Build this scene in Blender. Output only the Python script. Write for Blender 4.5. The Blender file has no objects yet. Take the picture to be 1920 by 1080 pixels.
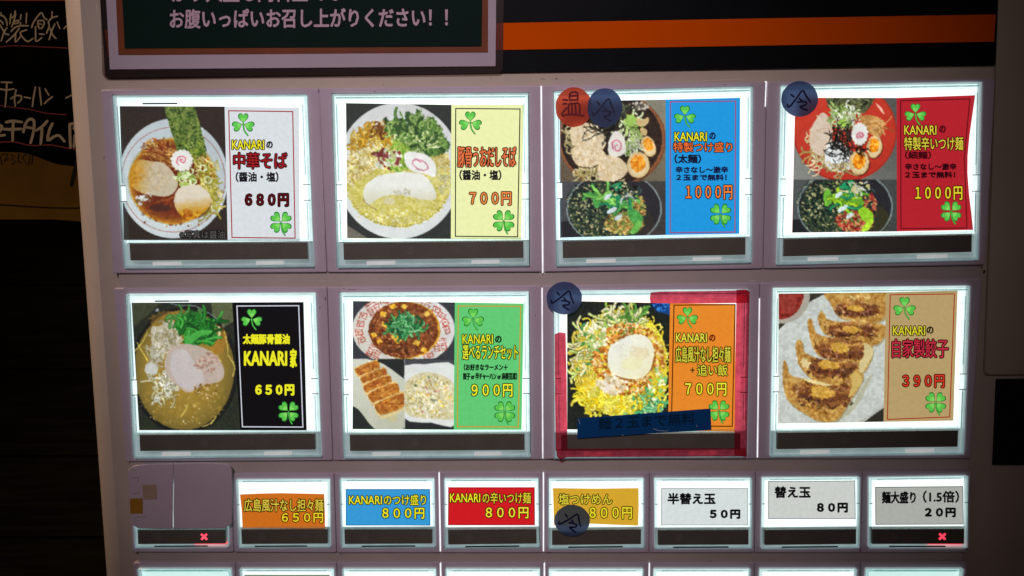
import bpy, math, random
import numpy as np
from mathutils import Matrix, Vector
from mathutils.geometry import tessellate_polygon

SC = bpy.context.scene
COL = SC.collection
MM = 0.001

# ------------------------------------------------------------------ camera
CAM = np.array([-3.6025, -360.3489, -9.4541])          # mm, in front of the machine
RA, RB, RC, FPX = -0.1108, 0.0288, 0.0126, 1480.0


def _rot(a, b, c):
    ca, sa, cb, sb, cc, sc = math.cos(a), math.sin(a), math.cos(b), math.sin(b), math.cos(c), math.sin(c)
    Rx = np.array([[1, 0, 0], [0, ca, -sa], [0, sa, ca]])
    Rz = np.array([[cb, -sb, 0], [sb, cb, 0], [0, 0, 1]])
    Ry = np.array([[cc, 0, sc], [0, 1, 0], [-sc, 0, cc]])
    return Rz @ Rx @ Ry


ROT = _rot(RA, RB, RC)
cam_d = bpy.data.cameras.new("camera")
cam_d.sensor_width = 36.0
cam_d.lens = FPX / 1920 * 36.0
cam_d.clip_start = 0.01
cam_d.clip_end = 50
cam = bpy.data.objects.new("camera", cam_d)
COL.objects.link(cam)
m4 = Matrix.Identity(4)
for i in range(3):
    m4[i][0] = ROT[i, 0]
    m4[i][1] = ROT[i, 2]
    m4[i][2] = -ROT[i, 1]
    m4[i][3] = CAM[i] * MM
cam.matrix_world = m4
SC.camera = cam

# ------------------------------------------------------------------ world and lamps (a dim evening shop front)
W = bpy.data.worlds.new("World")
SC.world = W
W.use_nodes = True
W.node_tree.nodes["Background"].inputs[0].default_value = (0.9, 0.62, 0.6, 1)
W.node_tree.nodes["Background"].inputs[1].default_value = 0.018
SC.view_settings.view_transform = "Standard"
SC.view_settings.look = "None"
SC.view_settings.exposure = 0
SC.view_settings.gamma = 1


def lamp(name, loc, target, size, power, color):
    d = bpy.data.lights.new(name, "AREA")
    d.shape = "DISK"
    d.size = size
    d.energy = power
    d.color = color
    o = bpy.data.objects.new(name, d)
    COL.objects.link(o)
    o.location = loc
    o.rotation_euler = (Vector(target) - Vector(loc)).to_track_quat("-Z", "Y").to_euler()
    return o


def spot(name, loc, target, cone, power, color, radius):
    d = bpy.data.lights.new(name, "SPOT")
    d.spot_size = math.radians(cone)
    d.spot_blend = 1.0
    d.shadow_soft_size = radius
    d.energy = power
    d.color = color
    o = bpy.data.objects.new(name, d)
    COL.objects.link(o)
    o.location = loc
    o.rotation_euler = (Vector(target) - Vector(loc)).to_track_quat("-Z", "Y").to_euler()
    return o


spot("shop_lamp", (-0.13, -0.95, 0.60), (-0.052, 0, 0.018), 27, 24, (1.0, 0.81, 0.93), 0.09)
lamp("wall_fill_lamp", (-0.72, 0.10, 0.80), (-0.30, 0.24, 0.05), 0.12, 4.6, (1.0, 0.66, 0.40))  # unseen warm lamp, added to brighten the left wall


# ------------------------------------------------------------------ materials
def lin(c):
    out = []
    for v in c[:3]:
        v = v / 255.0
        out.append(v / 12.92 if v <= 0.04045 else ((v + 0.055) / 1.055) ** 2.4)
    return tuple(out) + (1.0,)


MATS = {}


def nmat(name):
    m = bpy.data.materials.new(name)
    m.use_nodes = True
    nt = m.node_tree
    return m, nt, nt.nodes["Principled BSDF"]


def noise_col(nt, col, amount, scale, stretch=(1, 1, 1), detail=4):
    """colour node whose value wavers by +-amount with a noise on object coordinates"""
    tc = nt.nodes.new("ShaderNodeTexCoord")
    mp = nt.nodes.new("ShaderNodeMapping")
    mp.inputs["Scale"].default_value = stretch
    nt.links.new(tc.outputs["Object"], mp.inputs[0])
    n = nt.nodes.new("ShaderNodeTexNoise")
    n.inputs["Scale"].default_value = scale
    n.inputs["Detail"].default_value = detail
    nt.links.new(mp.outputs[0], n.inputs["Vector"])
    mr = nt.nodes.new("ShaderNodeMapRange")
    mr.inputs[1].default_value = 0.3
    mr.inputs[2].default_value = 0.7
    mr.inputs[3].default_value = 1 - amount
    mr.inputs[4].default_value = 1 + amount
    nt.links.new(n.outputs[0], mr.inputs[0])
    v = nt.nodes.new("ShaderNodeVectorMath")
    v.operation = "SCALE"
    v.inputs[0].default_value = col[:3]
    nt.links.new(mr.outputs[0], v.inputs["Scale"])
    return v.outputs[0], n.outputs[0]


def plastic(name, col, rough=0.5, amount=0.08, scale=120, bump=0.05, spec=0.4, dirt=None, bscale=900):
    if name in MATS:
        return MATS[name]
    m, nt, p = nmat(name)
    c, n = noise_col(nt, col, amount, scale)
    if dirt:
        tc = nt.nodes.new("ShaderNodeTexCoord")
        n2 = nt.nodes.new("ShaderNodeTexNoise")
        n2.inputs["Scale"].default_value = 38
        n2.inputs["Detail"].default_value = 9
        n2.inputs["Roughness"].default_value = 0.72
        nt.links.new(tc.outputs["Object"], n2.inputs["Vector"])
        mr = nt.nodes.new("ShaderNodeMapRange")
        mr.inputs[1].default_value = 0.60
        mr.inputs[2].default_value = 0.76
        mr.inputs[4].default_value = 0.5
        nt.links.new(n2.outputs[0], mr.inputs[0])
        mx = nt.nodes.new("ShaderNodeMix")
        mx.data_type = "RGBA"
        nt.links.new(mr.outputs[0], mx.inputs[0])
        nt.links.new(c, mx.inputs[6])
        mx.inputs[7].default_value = dirt
        c = mx.outputs[2]
    nt.links.new(c, p.inputs["Base Color"])
    p.inputs["Roughness"].default_value = rough
    p.inputs["Specular IOR Level"].default_value = spec
    if bump:
        tc = nt.nodes.new("ShaderNodeTexCoord")
        n3 = nt.nodes.new("ShaderNodeTexNoise")
        n3.inputs["Scale"].default_value = bscale
        n3.inputs["Detail"].default_value = 3
        nt.links.new(tc.outputs["Object"], n3.inputs["Vector"])
        b = nt.nodes.new("ShaderNodeBump")
        b.inputs["Strength"].default_value = bump
        b.inputs["Distance"].default_value = 0.0004
        nt.links.new(n3.outputs[0], b.inputs["Height"])
        nt.links.new(b.outputs[0], p.inputs["Normal"])
    MATS[name] = m
    return m


def ink(col, amount=0.05, scale=700, level=1.0):
    """translucent print with the lamp of its button behind it: what it gives off is its colour"""
    key = ("ink", tuple(col), level)
    if key in MATS:
        return MATS[key]
    m, nt, p = nmat("backlit_print")
    lc = tuple(v * level for v in lin(col)[:3])
    c, n = noise_col(nt, lc, amount, scale, detail=3)
    nt.links.new(c, p.inputs["Emission Color"])
    p.inputs["Emission Strength"].default_value = 1.0
    p.inputs["Base Color"].default_value = tuple(0.3 * v for v in lc) + (1,)
    p.inputs["Roughness"].default_value = 0.6
    p.inputs["Specular IOR Level"].default_value = 0.2
    m.cycles.emission_sampling = "NONE"
    MATS[key] = m
    return m


def photo_mat():
    if "photo" in MATS:
        return MATS["photo"]
    m, nt, p = nmat("backlit_food_print")
    a = nt.nodes.new("ShaderNodeAttribute")
    a.attribute_name = "print"
    tc = nt.nodes.new("ShaderNodeTexCoord")
    n = nt.nodes.new("ShaderNodeTexNoise")
    n.inputs["Scale"].default_value = 900
    nt.links.new(tc.outputs["Object"], n.inputs["Vector"])
    mr = nt.nodes.new("ShaderNodeMapRange")
    mr.inputs[1].default_value = 0.3
    mr.inputs[2].default_value = 0.7
    mr.inputs[3].default_value = 0.97
    mr.inputs[4].default_value = 1.03
    nt.links.new(n.outputs[0], mr.inputs[0])
    v = nt.nodes.new("ShaderNodeVectorMath")
    v.operation = "SCALE"
    nt.links.new(a.outputs["Color"], v.inputs[0])
    nt.links.new(mr.outputs[0], v.inputs["Scale"])
    nt.links.new(v.outputs[0], p.inputs["Emission Color"])
    p.inputs["Emission Strength"].default_value = 1.0
    p.inputs["Base Color"].default_value = (0.02, 0.02, 0.02, 1)
    p.inputs["Roughness"].default_value = 0.6
    p.inputs["Specular IOR Level"].default_value = 0.2
    m.cycles.emission_sampling = "NONE"
    MATS["photo"] = m
    return m


def glow(name, col, strength, amount=0.0, scale=60, stretch=(1, 1, 1), sample=True):
    if name in MATS:
        return MATS[name]
    m, nt, p = nmat(name)
    c, n = noise_col(nt, col, amount, scale, stretch)
    nt.links.new(c, p.inputs["Emission Color"])
    p.inputs["Emission Strength"].default_value = strength
    p.inputs["Base Color"].default_value = (0.4, 0.4, 0.4, 1)
    p.inputs["Roughness"].default_value = 0.5
    if not sample:
        m.cycles.emission_sampling = "NONE"
    MATS[name] = m
    return m


def clear(name, tint, body, fac, rough=0.15, wav=0.25, transl=False, scale=60, stretch=(1, 1, 1)):
    """clear or tinted sheet: part of the light goes straight through, the rest meets a cloudy body"""
    if name in MATS:
        return MATS[name]
    m, nt, p = nmat(name)
    p.inputs["Base Color"].default_value = body
    p.inputs["Roughness"].default_value = rough
    p.inputs["Specular IOR Level"].default_value = 0.5
    t = nt.nodes.new("ShaderNodeBsdfTransparent")
    c, n = noise_col(nt, tint, wav, scale, stretch)
    nt.links.new(c, t.inputs[0])
    mx = nt.nodes.new("ShaderNodeMixShader")
    mx.inputs[0].default_value = fac
    nt.links.new(t.outputs[0], mx.inputs[1])
    surf = p.outputs[0]
    if transl:
        tl = nt.nodes.new("ShaderNodeBsdfTranslucent")
        tl.inputs[0].default_value = body
        m2 = nt.nodes.new("ShaderNodeMixShader")
        m2.inputs[0].default_value = 0.5
        nt.links.new(surf, m2.inputs[1])
        nt.links.new(tl.outputs[0], m2.inputs[2])
        surf = m2.outputs[0]
    nt.links.new(surf, mx.inputs[2])
    nt.links.new(mx.outputs[0], nt.nodes["Material Output"].inputs[0])
    MATS[name] = m
    return m


BODY = plastic("cream_plastic", (0.56, 0.48, 0.37), 0.42, 0.05, 25, 0.10, 0.35, dirt=(0.40, 0.31, 0.26, 1))
BEZEL = plastic("pale_mauve_plastic", (0.56, 0.47, 0.52), 0.45, 0.05, 30, 0.10, 0.35, dirt=(0.38, 0.28, 0.30, 1))
FILL = plastic("pale_strip_plastic", (0.52, 0.45, 0.39), 0.5, 0.06, 30, 0.08, 0.3, dirt=(0.3, 0.22, 0.2, 1))
DARKIN = plastic("dark_inner_plastic", (0.05, 0.045, 0.04), 0.6, 0.1, 100, 0)
FOOTGLOW = glow("foot_glow", (0.19, 0.235, 0.235), 1.0, 0.16, 60, (1, 1, 3), False)
SMOKE = plastic("smoked_window", (0.128, 0.120, 0.092), 0.4, 0.10, 90, 0.02, 0.45)
SMOKEMARK = plastic("smoked_mark", (0.145, 0.136, 0.108), 0.4, 0.08, 200, 0)
PANEL = glow("white_backlight", (0.90, 1.0, 0.975), 1.12, 0.13, 24)
PANEL2 = glow("dim_backlight", (0.62, 0.90, 0.86), 0.95, 0.06, 30)
GAPGLOW = glow("gap_backlight", (0.93, 0.95, 1.0), 1.0, 0.2, 60)
RIM = clear("acrylic_rim", (0.90, 0.98, 0.98), (0.65, 0.72, 0.72, 1), 0.10, 0.12, 0.06, False, 45, (3, 1, 3))
RIM2 = clear("acrylic_lip", (0.66, 0.79, 0.80), (0.6, 0.68, 0.68, 1), 0.16, 0.10, 0.10, False, 55, (3, 1, 3))
RIM3 = clear("acrylic_clip", (0.92, 0.96, 0.95), (0.9, 0.95, 0.94, 1), 0.30, 0.3, 0.05)
TAB = glow("tab_glow", (0.36, 0.38, 0.37), 1.0, 0.25, 90, (1, 1, 1), False)  # emission added to the lower clips to stand for piped lamp light


# ------------------------------------------------------------------ geometry helpers (all lengths in mm until built)
def P(px, py, y=0.0):
    """point where the sight line of photo pixel (px, py) meets the upright plane at depth y (mm)"""
    d = ROT @ np.array([(px - 960) / FPX, 1.0, -(py - 540) / FPX])
    t = (y - CAM[1]) / d[1]
    p = CAM + d * t
    return (p[0], y, p[2])


def PN(pts, y):
    """vectorised P for an (n,2) array"""
    pts = np.asarray(pts, float)
    d = np.stack([(pts[:, 0] - 960) / FPX, np.ones(len(pts)), -(pts[:, 1] - 540) / FPX], 1) @ ROT.T
    t = (y - CAM[1]) / d[:, 1]
    return CAM + d * t[:, None]


class MB:
    def __init__(s):
        s.v, s.f, s.m = [], [], []

    def add(s, vs, fs, mi=0):
        b = len(s.v)
        s.v += [tuple(p) for p in vs]
        for f in fs:
            s.f.append(tuple(b + i for i in f))
            s.m.append(mi)

    def loft(s, loops, mi=0, cap0=False, cap1=False, mis=None):
        n = len(loops[0])
        vs = [p for lp in loops for p in lp]
        b = len(s.v)
        s.v += [tuple(p) for p in vs]
        for k in range(len(loops) - 1):
            for i in range(n):
                j = (i + 1) % n
                s.f.append((b + k * n + i, b + k * n + j, b + (k + 1) * n + j, b + (k + 1) * n + i))
                s.m.append(mis[k] if mis else mi)
        for c, k in ((cap0, 0), (cap1, len(loops) - 1)):
            if c:
                lp = loops[k]
                for t in tessellate_polygon([[Vector((p[0], p[2], 0)) for p in lp]]):
                    s.f.append(tuple(b + k * n + i for i in t))
                    s.m.append(mi if not mis else mis[-1])

    def poly(s, pts, mi=0):
        for t in tessellate_polygon([[Vector((p[0], p[2], 0)) for p in pts]]):
            s.add([pts[i] for i in t], [(0, 1, 2)], mi)

    def box(s, x0, x1, y0, y1, z0, z1, mi=0):
        s.add([(x0, y0, z0), (x1, y0, z0), (x1, y1, z0), (x0, y1, z0), (x0, y0, z1), (x1, y0, z1), (x1, y1, z1), (x0, y1, z1)],
              [(0, 1, 5, 4), (1, 2, 6, 5), (2, 3, 7, 6), (3, 0, 4, 7), (4, 5, 6, 7), (3, 2, 1, 0)], mi)

    def build(s, name, mats, parent=None, smooth=False, recalc=True):
        v = np.array(s.v) * MM
        org = (v.min(0) + v.max(0)) / 2
        me = bpy.data.meshes.new(name)
        me.from_pydata([tuple(p) for p in v - org], [], s.f)
        if not isinstance(mats, (list, tuple)):
            mats = [mats]
        for mt in mats:
            me.materials.append(mt)
        for i, p in enumerate(me.polygons):
            p.material_index = s.m[i]
            p.use_smooth = smooth
        if recalc:
            import bmesh
            bm = bmesh.new()
            bm.from_mesh(me)
            bmesh.ops.remove_doubles(bm, verts=bm.verts, dist=1e-7)
            bmesh.ops.recalc_face_normals(bm, faces=bm.faces)
            bm.to_mesh(me)
            bm.free()
        me.update()
        o = bpy.data.objects.new(name, me)
        COL.objects.link(o)
        place(o, org, parent)
        return o


WORLDPOS = {}


def place(o, org, parent):
    WORLDPOS[o.name] = Vector(org)
    if parent is not None:
        o.parent = parent
        o.location = Vector(org) - WORLDPOS[parent.name]
    else:
        o.location = org


def empty(name, loc_mm):
    o = bpy.data.objects.new(name, None)
    COL.objects.link(o)
    o.empty_display_size = 0.02
    place(o, np.array(loc_mm) * MM, None)
    return o


def tag(o, label, cat, group=None, kind=None):
    if label:
        o["label"] = label
    if cat:
        o["category"] = cat
    if group:
        o["group"] = group
    if kind:
        o["kind"] = kind
    return o


def cquad(q, ins):
    """quad of (x,z) inset by ins mm (may be 4 values: left, top, right, bottom)"""
    if not isinstance(ins, (tuple, list)):
        ins = (ins,) * 4
    L, T, R, B = ins
    q = [np.array(p, float) for p in q]
    tl, tr, br, bl = q

    def u(a):
        return a / (np.linalg.norm(a) + 1e-9)
    h0, h1 = u(tr - tl), u(br - bl)
    v0, v1 = u(bl - tl), u(br - tr)
    return [tl + h0 * L + v0 * T, tr - h0 * R + v1 * T, br - h1 * R - v1 * B, bl + h1 * L - v0 * B]


def rquad(q, r, n=4):
    """rounded outline of a quad of (x,z)"""
    out = []
    for i in range(4):
        p, a, b = np.array(q[i], float), np.array(q[i - 1], float), np.array(q[(i + 1) % 4], float)
        da, db = (a - p) / np.linalg.norm(a - p), (b - p) / np.linalg.norm(b - p)
        s, e = p + da * r, p + db * r
        for k in range(n + 1):
            t = k / n
            out.append((1 - t) ** 2 * s + 2 * t * (1 - t) * p + t * t * e)
    return out


def loop3(lp, y):
    return [(p[0], y, p[1]) for p in lp]


def pxquad(q, y):
    return [(lambda p: np.array([p[0], p[2]]))(P(a, b, y)) for a, b in q]


def bil(q, u, v):
    a = q[0] * (1 - u) + q[1] * u
    b = q[3] * (1 - u) + q[2] * u
    return a * (1 - v) + b * v


def sub(q, u0, v0, u1, v1):
    return [bil(q, u0, v0), bil(q, u1, v0), bil(q, u1, v1), bil(q, u0, v1)]


def prism(mb, pts_xz, y0, y1, mi=0, bev=0.0):
    """outline with its front at y0 and its back at y1"""
    if bev:
        c = np.mean([np.array(p) for p in pts_xz], 0)
        ins = []
        for p in pts_xz:
            d = c - np.array(p)
            ins.append(np.array(p) + d / (np.linalg.norm(d) + 1e-9) * bev)
        mb.loft([loop3(pts_xz, y1), loop3(pts_xz, y0 + bev), loop3(ins, y0)], mi, cap0=True, cap1=True)
    else:
        mb.loft([loop3(pts_xz, y1), loop3(pts_xz, y0)], mi, cap0=True, cap1=True)


def ribbon(mb, pts, w, y, mi=0, cap=5):
    """flat brush stroke along px points"""
    pts = [np.array(p, float) for p in pts]
    L, R = [], []
    n = len(pts)
    for i, p in enumerate(pts):
        a = pts[max(i - 1, 0)]
        b = pts[min(i + 1, n - 1)]
        d = b - a
        d = d / (np.linalg.norm(d) + 1e-9)
        nrm = np.array([-d[1], d[0]])
        ww = w[i] if isinstance(w, (list, tuple)) else w
        L.append(p + nrm * ww / 2)
        R.append(p - nrm * ww / 2)
    for i in range(n - 1):
        q = [L[i], L[i + 1], R[i + 1], R[i]]
        mb.add([P(c[0], c[1], y) for c in q], [(0, 1, 2, 3)], mi)
    for e in (0, n - 1):
        ww = w[e] if isinstance(w, (list, tuple)) else w
        c = pts[e]
        ring = [P(c[0] + math.cos(t) * ww / 2, c[1] + math.sin(t) * ww / 2, y - 0.004) for t in [k * math.tau / 8 for k in range(8)]]
        mb.add(ring, [tuple(range(8))], mi)


def smooth(pts, n=5, closed=False):
    pts = [np.array(p, float) for p in pts]
    out = []
    m = len(pts)
    rng = range(m) if closed else range(m - 1)
    for i in rng:
        if closed:
            a, b, c, d = pts[i - 1], pts[i], pts[(i + 1) % m], pts[(i + 2) % m]
        else:
            a, b, c, d = pts[max(i - 1, 0)], pts[i], pts[i + 1], pts[min(i + 2, m - 1)]
        for k in range(n):
            t = k / n
            out.append(0.5 * ((2 * b) + (-a + c) * t + (2 * a - 5 * b + 4 * c - d) * t * t + (-a + 3 * b - 3 * c + d) * t ** 3))
    if not closed:
        out.append(pts[-1])
    return out


# ------------------------------------------------------------------ lettering
def glyphs(s, offset):
    key = (s, round(offset, 4))
    if key in GC:
        return GC[key]
    c = bpy.data.curves.new("lettering_source", "FONT")
    c.body = s
    c.size = 1
    c.offset = offset
    c.resolution_u = 2
    o = bpy.data.objects.new("lettering_source", c)
    COL.objects.link(o)
    dg = bpy.context.evaluated_depsgraph_get()
    me = bpy.data.meshes.new_from_object(o.evaluated_get(dg))
    v = np.array([p.co[:2] for p in me.vertices])
    f = [tuple(p.vertices) for p in me.polygons]
    bpy.data.meshes.remove(me)
    bpy.data.objects.remove(o)
    bpy.data.curves.remove(c)
    GC[key] = (v, f)
    return v, f


GC = {}


def lettering(s, box, y, fill, outline=None, bold=.5, ow=1.2, parent=None, tilt=0.0, name="lettering", shear=0.0, matf=ink):
    """writing whose ink fills the px box (x0,y0,x1,y1) on the plane at depth y; bold and ow = stroke growth in px; tilt = px down per px right"""
    v, f = glyphs(s, 0.0)
    lo, hi = v.min(0), v.max(0)
    x0, y0, x1, y1 = box
    x0, y0, x1, y1 = x0 + bold, y0 + bold, x1 - bold, y1 - bold
    u = (v[:, 0] - lo[0]) / (hi[0] - lo[0])
    w = (hi[1] - v[:, 1]) / (hi[1] - lo[1])
    X = x0 + u * (x1 - x0) + (0.5 - w) * shear * (y1 - y0)
    Y = y0 + w * (y1 - y0) + (X - x0) * tilt
    base = np.stack([X, Y], 1)
    mb = MB()
    mats = []

    def spread(r, k, yy, mi):
        """the same writing laid down k times round a circle of r px: a rounded, heavier hand"""
        mb.add(PN(base, yy), f, mi)
        if r > .05:
            for t in range(k):
                a = (t + .5) * math.tau / k
                mb.add(PN(base + np.array([math.cos(a), math.sin(a)]) * r, yy + .0022 * (t + 1)), f, mi)
    if outline is not None:
        spread(bold + ow, 10, y, 0)
        mats.append(matf(outline))
    spread(bold, 6, y - .06, len(mats))
    mats.append(matf(fill))
    return mb.build(name, mats, parent, recalc=False)


# ------------------------------------------------------------------ painter for the food prints
def sm(t):
    return t * t * (3 - 2 * t)


def vnoise(h, w, cell, rs):
    gh, gw = int(h / cell) + 3, int(w / cell) + 3
    g = rs.rand(gh, gw)
    y = np.arange(h) / cell
    x = np.arange(w) / cell
    yi, xi = y.astype(int), x.astype(int)
    fy, fx = sm(y - yi)[:, None], sm(x - xi)[None]
    a = g[yi][:, xi] * (1 - fx) + g[yi][:, xi + 1] * fx
    b = g[yi + 1][:, xi] * (1 - fx) + g[yi + 1][:, xi + 1] * fx
    return (a * (1 - fy) + b * fy) * 2 - 1


def vblur(a, k):
    """box blur of k samples, twice"""
    for ax in (0, 1, 0, 1):
        c = np.cumsum(np.pad(a, [(k, k) if x == ax else (0, 0) for x in (0, 1)], "edge"), axis=ax)
        n = a.shape[ax]
        hi, lo = np.take(c, np.arange(n) + k + k // 2, axis=ax), np.take(c, np.arange(n) + k // 2, axis=ax)
        a = (hi - lo) / k
    return a


class Cv:
    """colour field of one food print; coordinates are those of the enlarged crop (origin ox,oy, scale s)"""

    def __init__(s, o, sc, quad, seed):
        s.o, s.sc = o, sc
        s.quad = [(a / sc + o[0], b / sc + o[1]) for a, b in quad]
        xs, ys = [q[0] for q in s.quad], [q[1] for q in s.quad]
        s.bx, s.by = min(xs) - 2, min(ys) - 2
        s.w, s.h = int((max(xs) - s.bx + 4) * 2), int((max(ys) - s.by + 4) * 2)
        s.a = np.zeros((s.h, s.w, 3))
        s.rs = np.random.RandomState(seed)
        s.k = 2.0 / sc
        s.nz = {c: vnoise(s.h, s.w, c, s.rs) for c in (2, 4, 9, 24)}
        s.clip = None
        s.warp = 1.0
        s.punch = .08

    def c(s, x, y):
        return ((x / s.sc + s.o[0] - s.bx) * 2, (y / s.sc + s.o[1] - s.by) * 2)

    def win(s, x0, y0, x1, y1):
        x0, y0, x1, y1 = int(max(0, x0)), int(max(0, y0)), int(min(s.w, x1 + 2)), int(min(s.h, y1 + 2))
        if x1 <= x0 or y1 <= y0:
            return None
        return slice(y0, y1), slice(x0, x1), np.arange(x0, x1)[None, :] + 0.5, np.arange(y0, y1)[:, None] + 0.5

    def put(s, sy, sx, mask, col, n=0, col2=None, g=None, al=1.0):
        if s.clip is not None:
            mask = mask * s.clip[sy, sx]
        c = np.array(col, float)[None, None]
        if col2 is not None:
            if g is None:
                t = np.clip(s.nz[9][sy, sx] * 0.8 + s.nz[4][sy, sx] * 0.4 + 0.5, 0, 1)[..., None]
            else:
                t = np.clip(g, 0, 1)[..., None]
            c = c * (1 - t) + np.array(col2, float)[None, None] * t
        if n:
            c = c + ((s.nz[4][sy, sx] * 0.6 + s.nz[2][sy, sx] * 0.6 + s.nz[9][sy, sx] * 0.4) * n)[..., None]
        m = (mask * al)[..., None]
        s.a[sy, sx] = s.a[sy, sx] * (1 - m) + c * m

    def fill(s, col, n=0, col2=None):
        sy, sx, _, _ = s.win(0, 0, s.w, s.h)
        s.put(sy, sx, np.ones((s.h, s.w)), col, n, col2)

    def ell(s, cx, cy, rx, ry, col, n=0, rot=0, wob=0, col2=None, grad=None, al=1.0, ring=None, lobes=0):
        X, Y = s.c(cx, cy)
        RX, RY = rx * s.k, ry * s.k
        R = max(RX, RY) * 1.25 + 2
        w = s.win(X - R, Y - R, X + R, Y + R)
        if w is None:
            return
        sy, sx, gx, gy = w
        dx, dy = gx - X, gy - Y
        ca, sa = math.cos(rot), math.sin(rot)
        a, b = (dx * ca + dy * sa) / RX, (-dx * sa + dy * ca) / RY
        r = np.sqrt(a * a + b * b)
        if wob:
            r = r * (1 + wob * (s.nz[9][sy, sx] * 0.7 + s.nz[4][sy, sx] * 0.5))
        if lobes:
            r = r * (1 + 0.05 * np.cos(np.arctan2(b, a) * lobes))
        pw = min(RX, RY)
        if ring:
            m = np.clip((ring * s.k / 2 - np.abs(r - 1) * pw) + 0.5, 0, 1)
        else:
            m = np.clip((1 - r) * pw + 0.5, 0, 1)
        g = None
        if grad == "r":
            g = r ** 3
        elif grad == "R":
            g = r ** 9
        elif grad:
            g = (a * grad[0] + b * grad[1]) * 0.5 + 0.5
        s.put(sy, sx, m, col, n, col2, g, al)

    def mask(s, pts, closed_smooth=0):
        if closed_smooth:
            pts = smooth(pts, closed_smooth, True)
        q = np.array([s.c(p[0], p[1]) for p in pts])
        w = s.win(q[:, 0].min(), q[:, 1].min(), q[:, 0].max(), q[:, 1].max())
        if w is None:
            return None
        sy, sx, gx, gy = w
        m = np.zeros((gy.shape[0], gx.shape[1]), bool)
        for i in range(len(q)):
            (x1, y1), (x2, y2) = q[i - 1], q[i]
            if y1 == y2:
                continue
            cond = ((gy < y1) != (gy < y2)) & (gx < (x2 - x1) * (gy - y1) / (y2 - y1) + x1)
            m ^= cond
        return sy, sx, m.astype(float), gx, gy

    def poly(s, pts, col, n=0, sm_=0, col2=None, grad=None, al=1.0):
        r = s.mask(pts, sm_)
        if r is None:
            return
        sy, sx, m, gx, gy = r
        g = None
        if grad:
            (ax, ay), (bx, by) = s.c(*grad[0]), s.c(*grad[1])
            L = (bx - ax) ** 2 + (by - ay) ** 2
            g = ((gx - ax) * (bx - ax) + (gy - ay) * (by - ay)) / L
            g = g + s.nz[9][sy, sx] * 0.12
        s.put(sy, sx, m, col, n, col2, g, al)

    def line(s, pts, w, col, al=1.0, smn=4):
        if smn and len(pts) > 2:
            pts = smooth(pts, smn)
        q = [s.c(p[0], p[1]) for p in pts]
        hw = w * s.k / 2
        xs, ys = [p[0] for p in q], [p[1] for p in q]
        win = s.win(min(xs) - hw - 1, min(ys) - hw - 1, max(xs) + hw + 1, max(ys) + hw + 1)
        if win is None:
            return
        sy, sx, gx, gy = win
        d = np.full((gy.shape[0], gx.shape[1]), 1e9)
        for i in range(len(q) - 1):
            (x1, y1), (x2, y2) = q[i], q[i + 1]
            L = (x2 - x1) ** 2 + (y2 - y1) ** 2 + 1e-9
            t = np.clip(((gx - x1) * (x2 - x1) + (gy - y1) * (y2 - y1)) / L, 0, 1)
            d = np.minimum(d, np.hypot(gx - x1 - t * (x2 - x1), gy - y1 - t * (y2 - y1)))
        s.put(sy, sx, np.clip(hw - d + 0.5, 0, 1), col, 0, al=al)

    def pick(s, area):
        """random point in an area: ('e',cx,cy,rx,ry) or list of points"""
        if area[0] == "e":
            _, cx, cy, rx, ry = area
            t, r = s.rs.rand() * math.tau, math.sqrt(s.rs.rand())
            return cx + math.cos(t) * r * rx, cy + math.sin(t) * r * ry
        xs, ys = [p[0] for p in area], [p[1] for p in area]
        for _ in range(60):
            x, y = s.rs.uniform(min(xs), max(xs)), s.rs.uniform(min(ys), max(ys))
            ins = False
            for i in range(len(area)):
                (x1, y1), (x2, y2) = area[i - 1], area[i]
                if (y < y1) != (y < y2) and x < (x2 - x1) * (y - y1) / (y2 - y1) + x1:
                    ins = not ins
            if ins:
                return x, y
        return xs[0], ys[0]

    def bits(s, n, area, cols, size, elong=1.6, var=0.4, ang=None, al=1.0):
        for _ in range(n):
            x, y = s.pick(area)
            c = cols[s.rs.randint(len(cols))]
            r = size * (1 + var * s.rs.uniform(-1, 1))
            dv = s.rs.uniform(-14, 14)
            a = s.rs.rand() * math.pi if ang is None else ang + s.rs.uniform(-.35, .35)
            e = 1 + (elong - 1) * s.rs.rand()
            s.ell(x, y, r * e, r / e, tuple(v + dv for v in c), rot=a, al=al)

    def strands(s, n, area, cols, w, length, curl=0.5, ang=None, edge=0.55, spread=0.5):
        for _ in range(n):
            x, y = s.pick(area)
            a = s.rs.rand() * math.tau if ang is None else ang + s.rs.uniform(-spread, spread)
            cu = s.rs.uniform(-curl, curl)
            st = length / 6 * s.rs.uniform(.7, 1.3)
            pts = [(x, y)]
            for _k in range(6):
                x += math.cos(a) * st
                y += math.sin(a) * st
                a += cu + s.rs.uniform(-.15, .15)
                pts.append((x, y))
            c = cols[s.rs.randint(len(cols))]
            dv = s.rs.uniform(-12, 12)
            if edge:
                s.line(pts, w * 1.7, tuple(v * edge for v in c), al=0.7, smn=0)
            s.line(pts, w, tuple(v + dv for v in c), smn=0)

    def naruto(s, cx, cy, rx, ry, rot=0, sx=0, sy_=0, sr=None):
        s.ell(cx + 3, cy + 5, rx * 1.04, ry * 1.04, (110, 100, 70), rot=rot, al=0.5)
        s.ell(cx, cy, rx, ry, (228, 228, 222), 5, rot, lobes=16)
        sr = sr or min(rx, ry) * 0.55
        pts = []
        for k in range(26):
            t = k / 25 * 9.2
            r = sr * (1 - k / 30)
            pts.append((cx + sx + math.cos(t + 2.2) * r, cy + sy_ + math.sin(t + 2.2) * r * 0.85))
        s.line(pts, 8, (205, 110, 130), smn=0)

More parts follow.
